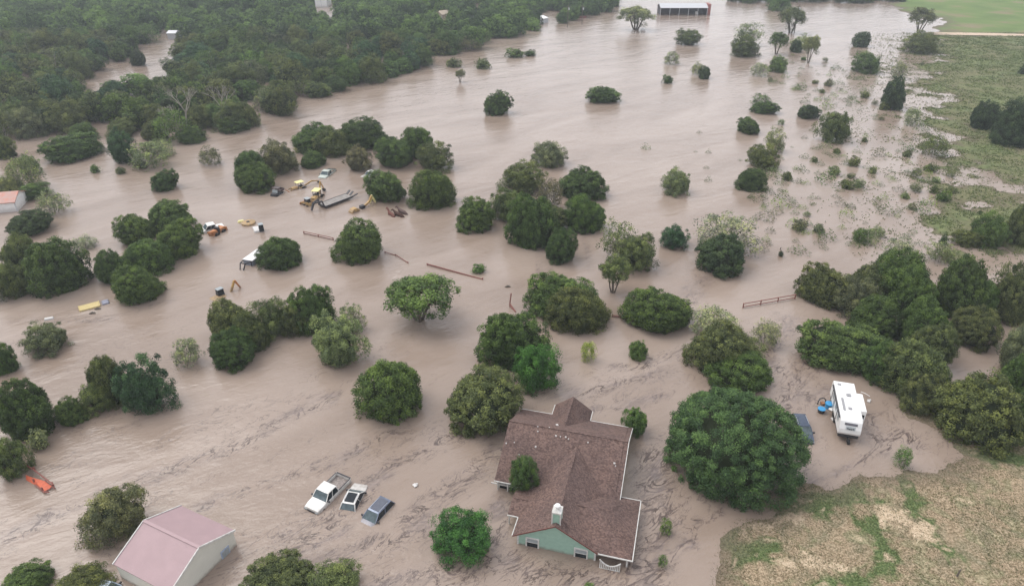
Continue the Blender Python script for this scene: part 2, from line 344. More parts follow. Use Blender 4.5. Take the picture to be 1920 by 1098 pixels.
# ---------------------------------------------------------------- flood water
wx = axis([(-2400, -300, 300), (-300, -60, 20), (-60, 70, .6), (70, 300, 15), (300, 2600, 300)])
wy = axis([(-200, 34, 40), (34, 100, .6), (100, 460, 12), (460, 3600, 300)])
WX, WY = np.meshgrid(wx, wy)
scum = np.zeros(WX.shape)
def streak(pts, wd, amp=1.0):
    global scum
    q = wp(pts); d = seg_dist(WX+(fbm(WX*.5, WY*.5, 21)-.5)*2.6, WY+(fbm(WX*.5, WY*.5, 31)-.5)*2.6, q)
    scum = np.maximum(scum, amp*np.exp(-(d/wd)**2))
streak([(1510, 905), (1560, 890), (1620, 860), (1640, 820), (1625, 780)], .5, .9)
streak([(1225, 860), (1235, 930), (1240, 990), (1225, 1050), (1190, 1098)], 2.0, 1.25)
streak([(1350, 950), (1310, 975), (1296, 1010), (1275, 1060)], .35, 1.3)
streak([(945, 940), (935, 1000), (925, 1040)], 1.1, .9)
streak([(1640, 640), (1560, 640), (1500, 690), (1470, 760), (1560, 735)], 1.7, .8)
streak([(1480, 600), (1430, 690), (1500, 700)], 1.6, .7)
streak([(1150, 690), (1220, 680), (1300, 650)], .8, .8)
streak([(1060, 770), (1180, 760), (1240, 740)], 1.0, .75)
streak([(0, 1010), (120, 960), (260, 900), (420, 850), (560, 770), (640, 740)], 1.0, .75)
streak([(380, 950), (470, 915), (560, 880), (640, 860), (760, 800)], .8, .8)
streak([(540, 1010), (640, 960), (740, 870), (850, 820), (930, 800)], 1.2, .8)
streak([(470, 1098), (560, 1030), (650, 985)], .8, .8)
streak([(760, 1000), (820, 930), (900, 880), (930, 850)], 1.4, .9)
streak([(960, 725), (1060, 745), (1150, 720), (1240, 700)], 1.1, .8)
streak([(560, 1060), (640, 1040), (800, 990)], .9, .8)
streak([(940, 1050), (1040, 1075), (1180, 1080)], 1.3, 1.0)
streak([(700, 1090), (850, 1075), (960, 1050), (1100, 1090)], 1.2, .8)
streak([(1640, 850), (1680, 810), (1720, 830)], .9, .9)
streak([(1100, 460), (1060, 510), (1000, 530)], .5, .6)
streak([(1330, 490), (1310, 530), (1290, 560)], 1.8, .6)
streak([(130, 620), (200, 600), (330, 560)], .5, .6)
foam = np.zeros(WX.shape)
for pts, wd in (([(730, 470), (765, 490), (745, 515), (720, 500)], 1.2), ([(235, 500), (240, 505)], .1)):
    foam = np.maximum(foam, np.exp(-(seg_dist(WX, WY, wp(pts))/wd)**2))
me = mesh_np('flood_water', np.stack([WX.ravel(), WY.ravel(), np.zeros(WX.size)], 1), gridfaces(len(wx), len(wy)), None, dict(scum=scum.ravel(), foam=foam.ravel()))
def water_mat():
    m = bpy.data.materials.new('muddy_flood_water'); m.use_nodes = True; n = m.node_tree; l = n.links.new; b = n.nodes['Principled BSDF']
    b.inputs['IOR'].default_value = 1.45; b.inputs['Specular IOR Level'].default_value = .5
    geo = n.nodes.new('ShaderNodeNewGeometry')
    def mapped(sx, sy, rz=0):
        q = n.nodes.new('ShaderNodeMapping'); q.vector_type = 'TEXTURE'; q.inputs['Rotation'].default_value = (0, 0, rz); q.inputs['Scale'].default_value = (sx, sy, 1)
        l(geo.outputs['Position'], q.inputs[0]); return q.outputs[0]
    def noise(v, s, d=6, dist=0, rough=.5):
        q = n.nodes.new('ShaderNodeTexNoise'); q.inputs['Scale'].default_value = s; q.inputs['Detail'].default_value = d; q.inputs['Distortion'].default_value = dist; q.inputs['Roughness'].default_value = rough
        l(v, q.inputs['Vector']); return q.outputs[0]
    def ramp(x, stops):
        r = n.nodes.new('ShaderNodeValToRGB'); e = r.color_ramp.elements
        while len(e) < len(stops): e.new(.5)
        for i, (p, c) in enumerate(stops): e[i].position = p; e[i].color = c+(1,) if len(c) == 3 else (c[0],)*3+(1,)
        l(x, r.inputs[0]); return r.outputs[0]
    def mm(op, a, c, clamp=False):
        q = n.nodes.new('ShaderNodeMath'); q.operation = op; q.use_clamp = clamp
        for i, x in enumerate((a, c)):
            if isinstance(x, (int, float)): q.inputs[i].default_value = x
            else: l(x, q.inputs[i])
        return q.outputs[0]
    def mix(f, a, c):
        q = n.nodes.new('ShaderNodeMixRGB'); l(f, q.inputs[0]); l(a, q.inputs[1]); l(c, q.inputs[2]); return q.outputs[0]
    def attr(a): q = n.nodes.new('ShaderNodeAttribute'); q.attribute_name = a; return q.outputs['Fac']
    flow = mapped(2.6, 1.0, R(38))
    silt = ramp(noise(flow, .06, 6, 1.5), [(.32, (.248, .19, .15)), (.5, (.292, .229, .186)), (.68, (.335, .269, .223))])
    # floating debris: thin wandering ridges gathered in streaks
    fl = mapped(2.3, 1.1, R(38))
    n1 = noise(fl, .5, 7, 1.5, .6); rd = mm('ABSOLUTE', mm('SUBTRACT', n1, .5), 0)
    n2 = noise(flow, 1.3, 5, 1.0, .6); rd2 = mm('ABSOLUTE', mm('SUBTRACT', n2, .5), 0)
    thr = mm('MULTIPLY', attr('scum'), .026)
    l1 = mm('LESS_THAN', rd, thr)
    line = mm('MULTIPLY', mm('SUBTRACT', thr, rd), 260, True)
    gate = ramp(noise(flow, .16, 4, .8), [(.46, (0,)), (.58, (1,))])
    sep = n.nodes.new('ShaderNodeSeparateXYZ'); l(geo.outputs['Position'], sep.inputs[0])
    near = n.nodes.new('ShaderNodeMapRange'); l(sep.outputs[1], near.inputs[0]); near.inputs[1].default_value = 100; near.inputs[2].default_value = 62; near.clamp = True
    fine = mm('MULTIPLY', mm('SUBTRACT', .011, rd), 240, True)
    fine = mm('MULTIPLY', mm('MULTIPLY', fine, gate), near.outputs[0])
    speck = mm('MULTIPLY', mm('MULTIPLY', mm('SUBTRACT', mm('MULTIPLY', attr('scum'), .035), rd2), 120, True), .6)
    deb = mm('MAXIMUM', mm('MAXIMUM', line, speck), mm('MULTIPLY', fine, .75))
    deb = mm('MULTIPLY', deb, .9, True)
    dcol = ramp(n2, [(.4, (.06, .04, .033)), (.65, (.12, .088, .08))])
    c = mix(deb, silt, dcol)
    film = ramp(noise(flow, .3, 6, 1.2), [(.45, (0,)), (.62, (1,))])
    c = mix(mm('MULTIPLY', mm('MULTIPLY', film, attr('scum')), .6), c, ramp(n2, [(.4, (.12, .095, .085)), (.6, (.23, .185, .175))]))
    fo = mm('MULTIPLY', mm('MULTIPLY', ramp(noise(mapped(1.6, .8, R(20)), 1.4, 6, 1), [(.5, (0,)), (.6, (1,))]), attr('foam')), .8)
    c = mix(fo, c, ramp(n2, [(.4, (.5, .43, .38)), (.6, (.62, .55, .5))]))
    l(c, b.inputs['Base Color'])
    ro = mm('ADD', mm('MULTIPLY', deb, .35), .11); l(ro, b.inputs['Roughness'])
    h = mm('ADD', mm('MULTIPLY', noise(mapped(1.7, .8, R(38)), .55, 3, .4), 1.0), mm('MULTIPLY', noise(mapped(1.4, .8, R(20)), 1.9, 5, .3, .6), .5))
    h = mm('ADD', h, mm('MULTIPLY', noise(mapped(2.6, 1.1, R(30)), .2, 4, .8), 2.6))
    bp = n.nodes.new('ShaderNodeBump'); bp.inputs['Strength'].default_value = .6; bp.inputs['Distance'].default_value = .16; l(h, bp.inputs['Height']); l(bp.outputs[0], b.inputs['Normal'])
    return m
M['water'] = water_mat()
tag(link('flood_water', me, M['water']), kind='structure')
# farm track on the far bank
rp = [P(1738, 64), P(1800, 65), P(1860, 66), P(1925, 68), P(2000, 69), P(2150, 71), P(2400, 74)]
V = []; 
for i, p in enumerate(rp):
    for s_ in (-3.4, 3.4): V.append((p.x, p.y+s_, max(hz(p.x, p.y), hz(p.x, p.y-3), hz(p.x, p.y+3), .15)+.12))
me = mesh_np('dirt_road', V, [(2*i, 2*i+2, 2*i+3, 2*i+1) for i in range(len(rp)-1)])
M['road'] = mat('pale_caliche_track', (.55, .43, .32), .95, var=.2, scale=.3); tag(link('dirt_road', me, M['road']), kind='structure')
# ---------------------------------------------------------------- foliage prototypes (unit radius)
def sphdirs(n, r):
    i = np.arange(n)+.5; z = 1-2*i/n; t = i*2.399963+r.uniform(0, 6.28); q = np.sqrt(1-z*z)
    return np.stack([q*np.cos(t), q*np.sin(t), z], 1)
def leaf_quads(c, nrm, size, r, asp=.55):
    n = len(c); nrm = nrm/np.linalg.norm(nrm, axis=1, keepdims=True)
    a = np.cross(nrm, r.normal(size=(n, 3))); a /= np.linalg.norm(a, axis=1, keepdims=True)+1e-9; b = np.cross(nrm, a)
    s = size*r.uniform(.6, 1.35, (n, 1)); s2 = s*asp
    V = np.stack([c-a*s, c-b*s2, c+a*s, c+b*s2], 1).reshape(-1, 3)
    return V, np.arange(4*n).reshape(n, 4)
def lobe(d, seed, amp):
    r = np.random.default_rng(seed); k = r.normal(size=(5, 3)); k /= np.linalg.norm(k, axis=1, keepdims=True)
    return 1-amp+amp*1.6*np.max(np.clip(d@k.T, 0, 1)**3*r.uniform(.5, 1, 5), axis=1)
def crown(seed, nc, per, leaf, clump=.2, amp=.14, spread=.12, zmin=-.75, keep=1.0, inner=0.0):
    r = np.random.default_rng(seed); d = sphdirs(nc, r); d = d[d[:, 2] > zmin]; d += r.normal(0, .09, d.shape); d /= np.linalg.norm(d, axis=1, keepdims=True)
    if keep < 1: d = d[r.random(len(d)) < keep]
    rad = lobe(d, seed+1, amp)*(1-np.abs(r.normal(0, spread, len(d)))); ctr = d*(rad-clump*.8)[:, None]
    cs = clump*r.uniform(.6, 1.35, len(d))
    if inner:
        m_ = int(len(d)*inner); di = r.normal(size=(m_, 3)); di /= np.linalg.norm(di, axis=1, keepdims=True); di[:, 2] = np.abs(di[:, 2])*np.sign(r.random(m_)-.25)
        ctr = np.vstack([ctr, di*r.uniform(.3, .75, (m_, 1))]); d = np.vstack([d, di]); cs = np.append(cs, clump*r.uniform(.6, 1.2, m_))
    idx = np.repeat(np.arange(len(ctr)), per)
    ld = r.normal(size=(len(idx), 3))+d[idx]*.7+np.array([0, 0, .45]); ld /= np.linalg.norm(ld, axis=1, keepdims=True)
    pos = ctr[idx]+ld*(cs[idx]*r.uniform(.45, 1.08, len(idx)))[:, None]
    nrm = ld+r.normal(0, .55, ld.shape)
    kx = 1/np.percentile(np.hypot(pos[:, 0], pos[:, 1]), 99.3); kz_ = 1/np.percentile(pos[:, 2], 99.6); K3 = np.array([kx, kx, kz_]); pos = pos*K3; ctr = ctr*K3
    V, F = leaf_quads(pos, nrm, leaf, r)
    cv = r.normal(.46, .17, len(ctr)); v = np.clip(cv[idx]+r.normal(0, .14, len(idx))+.1*ld[:, 2], 0, 1)
    return V, F, v, ctr
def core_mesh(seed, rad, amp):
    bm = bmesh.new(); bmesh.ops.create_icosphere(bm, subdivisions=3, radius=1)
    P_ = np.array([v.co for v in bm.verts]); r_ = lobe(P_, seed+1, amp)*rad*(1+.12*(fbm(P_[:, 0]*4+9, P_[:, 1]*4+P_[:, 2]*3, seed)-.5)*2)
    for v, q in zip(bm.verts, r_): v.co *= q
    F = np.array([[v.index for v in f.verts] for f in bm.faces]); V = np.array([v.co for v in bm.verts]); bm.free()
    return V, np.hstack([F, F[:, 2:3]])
def crown_obj_mesh(name, seed, nc, per, leaf, core=.74, **kw):
    V, F, v, ctr = crown(seed, nc, per, leaf, **kw)
    nl = len(F)
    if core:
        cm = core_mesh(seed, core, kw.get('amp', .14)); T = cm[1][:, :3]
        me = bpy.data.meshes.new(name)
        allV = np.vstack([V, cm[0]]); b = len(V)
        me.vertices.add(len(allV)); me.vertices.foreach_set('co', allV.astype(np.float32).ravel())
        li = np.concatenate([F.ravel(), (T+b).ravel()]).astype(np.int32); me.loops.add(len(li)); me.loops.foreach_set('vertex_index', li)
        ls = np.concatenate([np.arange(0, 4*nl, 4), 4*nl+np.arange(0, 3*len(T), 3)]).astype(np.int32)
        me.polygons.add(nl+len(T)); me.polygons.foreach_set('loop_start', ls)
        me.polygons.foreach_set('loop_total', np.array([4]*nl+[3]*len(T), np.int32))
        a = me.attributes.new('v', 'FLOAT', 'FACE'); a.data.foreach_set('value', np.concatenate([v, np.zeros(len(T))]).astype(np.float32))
        me.materials.append(M['leaf']); me.materials.append(M['crown_shade'])
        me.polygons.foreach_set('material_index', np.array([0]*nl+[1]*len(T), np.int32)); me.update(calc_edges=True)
    else:
        me = mesh_np(name, V, F, v); me.materials.append(M['leaf'])
    return me, ctr
def limbs_mesh(name, ctr, seed, n=26, r0=.045, zc=.9, m=None, base=-.25, lean=.0, spread0=.1):
    """a forked trunk whose limbs reach the leaf clumps; crown centre lies at height zc"""
    r = random.Random(seed); mb = MB(); top = Vector((lean, 0, zc*.55)); nf = 4
    forks = []
    for k in range(nf):
        t = 2*math.pi*k/nf+r.uniform(-.4, .4); b0 = Vector((spread0*math.cos(t)*.4, spread0*math.sin(t)*.4, base))
        e = Vector((math.cos(t)*.34+lean, math.sin(t)*.34, zc*.8)); mid = b0.lerp(e, .5)+Vector((r.uniform(-.05, .05), r.uniform(-.05, .05), -.04))
        mb.tube([b0, mid, e], [r0, r0*.8, r0*.6], 7); forks.append(e)
    idx = list(range(len(ctr))); r.shuffle(idx)
    for i in idx[:n]:
        c = Vector(ctr[i])+Vector((0, 0, zc)); f = min(forks, key=lambda q: (q-c).length); mid = f.lerp(c, .5)+Vector((r.uniform(-.06, .06), r.uniform(-.06, .06), r.uniform(-.02, .08)))
        mb.tube([f, mid, c], [r0*.55, r0*.34, r0*.12], 5, False)
    me = bpy.data.meshes.new(name); me.from_pydata(mb.v, [], mb.f); me.materials.append(m or M['bark']); me.update()
    return me
PROTO = {}
def proto(kind, n, f):
    PROTO[kind] = [f(i) for i in range(n)]
def mk(seed, kmul, trunk_n=10, r0=.05, m=None, **kw):
    me, ctr = crown_obj_mesh('crown', seed, **kw)
    return me, limbs_mesh('trunk', ctr, seed, trunk_n, r0, kmul, m)
# J dense juniper, O rounded oak, S sparse pale, T open tree with visible trunk, G giant oak, B low bush, F woodland, D leafless
proto('J', 7, lambda i: mk(100+i, .5, nc=320, per=140, leaf=.0235, clump=.135, amp=.3, spread=.13, core=.72))
proto('JF', 5, lambda i: mk(150+i, .5, nc=190, per=60, leaf=.042, clump=.16, amp=.3, spread=.14, core=.72))
proto('O', 5, lambda i: mk(200+i, .5, nc=150, per=170, leaf=.025, clump=.17, amp=.42, spread=.22, core=.42, inner=.4))
proto('S', 4, lambda i: mk(300+i, .6, 60, .028, M['deadwood'], nc=120, per=38, leaf=.036, clump=.2, amp=.28, spread=.22, core=0, inner=.35, keep=.85))
proto('T', 3, lambda i: mk(400+i, 1.5, 50, .05, None, nc=100, per=120, leaf=.036, clump=.21, amp=.3, spread=.15, core=0, inner=.5, zmin=-.35))
proto('G', 1, lambda i: mk(500+i, .5, nc=900, per=170, leaf=.0125, clump=.085, amp=.15, spread=.09, core=.7))
proto('B', 4, lambda i: mk(600+i, .4, 14, .04, None, nc=46, per=34, leaf=.085, clump=.34, amp=.3, spread=.2, core=.4))
proto('F', 6, lambda i: mk(700+i, .6, 0, .05, None, nc=130, per=56, leaf=.046, clump=.19, amp=.36, spread=.17, core=.68))
proto('W', 4, lambda i: mk(800+i, .5, 30, .05, M['bark'], nc=160, per=180, leaf=.022, clump=.17, amp=.25, spread=.2, core=.5, inner=.3))
KZ = dict(J=.5, JF=.5, O=.5, S=.6, T=1.5, G=.5, B=.4, F=.6, W=.5, D=1.0)
DIRS = sphdirs(500, np.random.default_rng(1))
def solve(bb, kz, cmin=.45, cmax=1.5):
    x0, y0, x1, y1 = bb; cx = (x0+x1)/2; s = pscale(y1); a = (x1-x0)/2/s; p = P(cx, y1); X, Y = p.x, p.y+a; c = a*.8
    for _ in range(14):
        pts = DIRS*np.array([a, a, c])+np.array([X, Y, kz*c]); pts = pts[pts[:, 2] >= 0] if kz < 1 else np.vstack([pts, [[X, Y, 0]]])
        u, v = Q(pts); s = pscale(max(Q([[X, Y, 0]])[1][0], 5)); al = CT+math.atan((y1-549)/CF)
        X += (cx-(u.min()+u.max())/2)/s; a *= .5+.5*(x1-x0)/(u.max()-u.min())
        Y += (v.max()-y1)/(s*math.sin(al)); hh = v.max()-v.min()
        c = float(np.clip(c*(.4+.6*((y1-y0)/hh)**1.3), cmin*a, cmax*a))
    return X, Y, a, c
COLS = dict(j=(.07, .115, .035), j2=(.056, .097, .032), j3=(.09, .115, .046), o=(.09, .12, .047), o2=(.077, .135, .042), b=(.112, .115, .07), g=(.115, .135, .08),
            p=(.21, .24, .145), p2=(.16, .2, .1), y=(.2, .27, .055), v=(.052, .135, .036), t=(.045, .095, .047), w=(.09, .16, .045), k=(.046, .075, .037), q=(.068, .125, .05))
NT = {}
def tree(kind, cc, x0, y0, x1, y1, label, name=None, group=None, cat=None, raw=None, ground=False, kzs=None, cmax=1.5):
    kz = kzs or KZ[kind]
    X, Y, a, c = raw or solve((x0, y0, x1, y1), kz, cmax=cmax)
    pk = kind
    if kind == 'J' and pscale(y1 if y1 is not None else 100) < 7: pk = 'JF'
    i = NT[pk] = NT.get(pk, -1)+1; cm, tm = PROTO[pk][i % len(PROTO[pk])]
    z0 = max(0, hz(X, Y)-.1) if ground else 0
    nm = name or dict(J='juniper_tree', O='oak_tree', S='mesquite_tree', T='spreading_tree', G='oak_tree', B='bush', F='woodland_tree', W='willow_like_tree')[kind]
    r = empty(nm, (X, Y, z0), 2.2 if kind == 'G' else random.uniform(0, 6.28))
    tag(r, label, cat or ('bush' if kind == 'B' or nm.endswith('bush') else 'tree'), group)
    rnd = random.uniform(.86, 1.14); q = COLS[cc]
    o = link('crown', cm, None, r); o.location = (0, 0, kz*c); o.scale = (a, a, c); o.color = (q[0]*rnd*random.uniform(1.04, 1.18), q[1]*rnd*1.09, q[2]*rnd*random.uniform(.9, 1.1), 1)
    o = link('trunk', tm, None, r); o.scale = (a, a, c*kz/dict(J=.5, JF=.5).get(pk, KZ[kind]) if kind != 'T' else c)
    return r
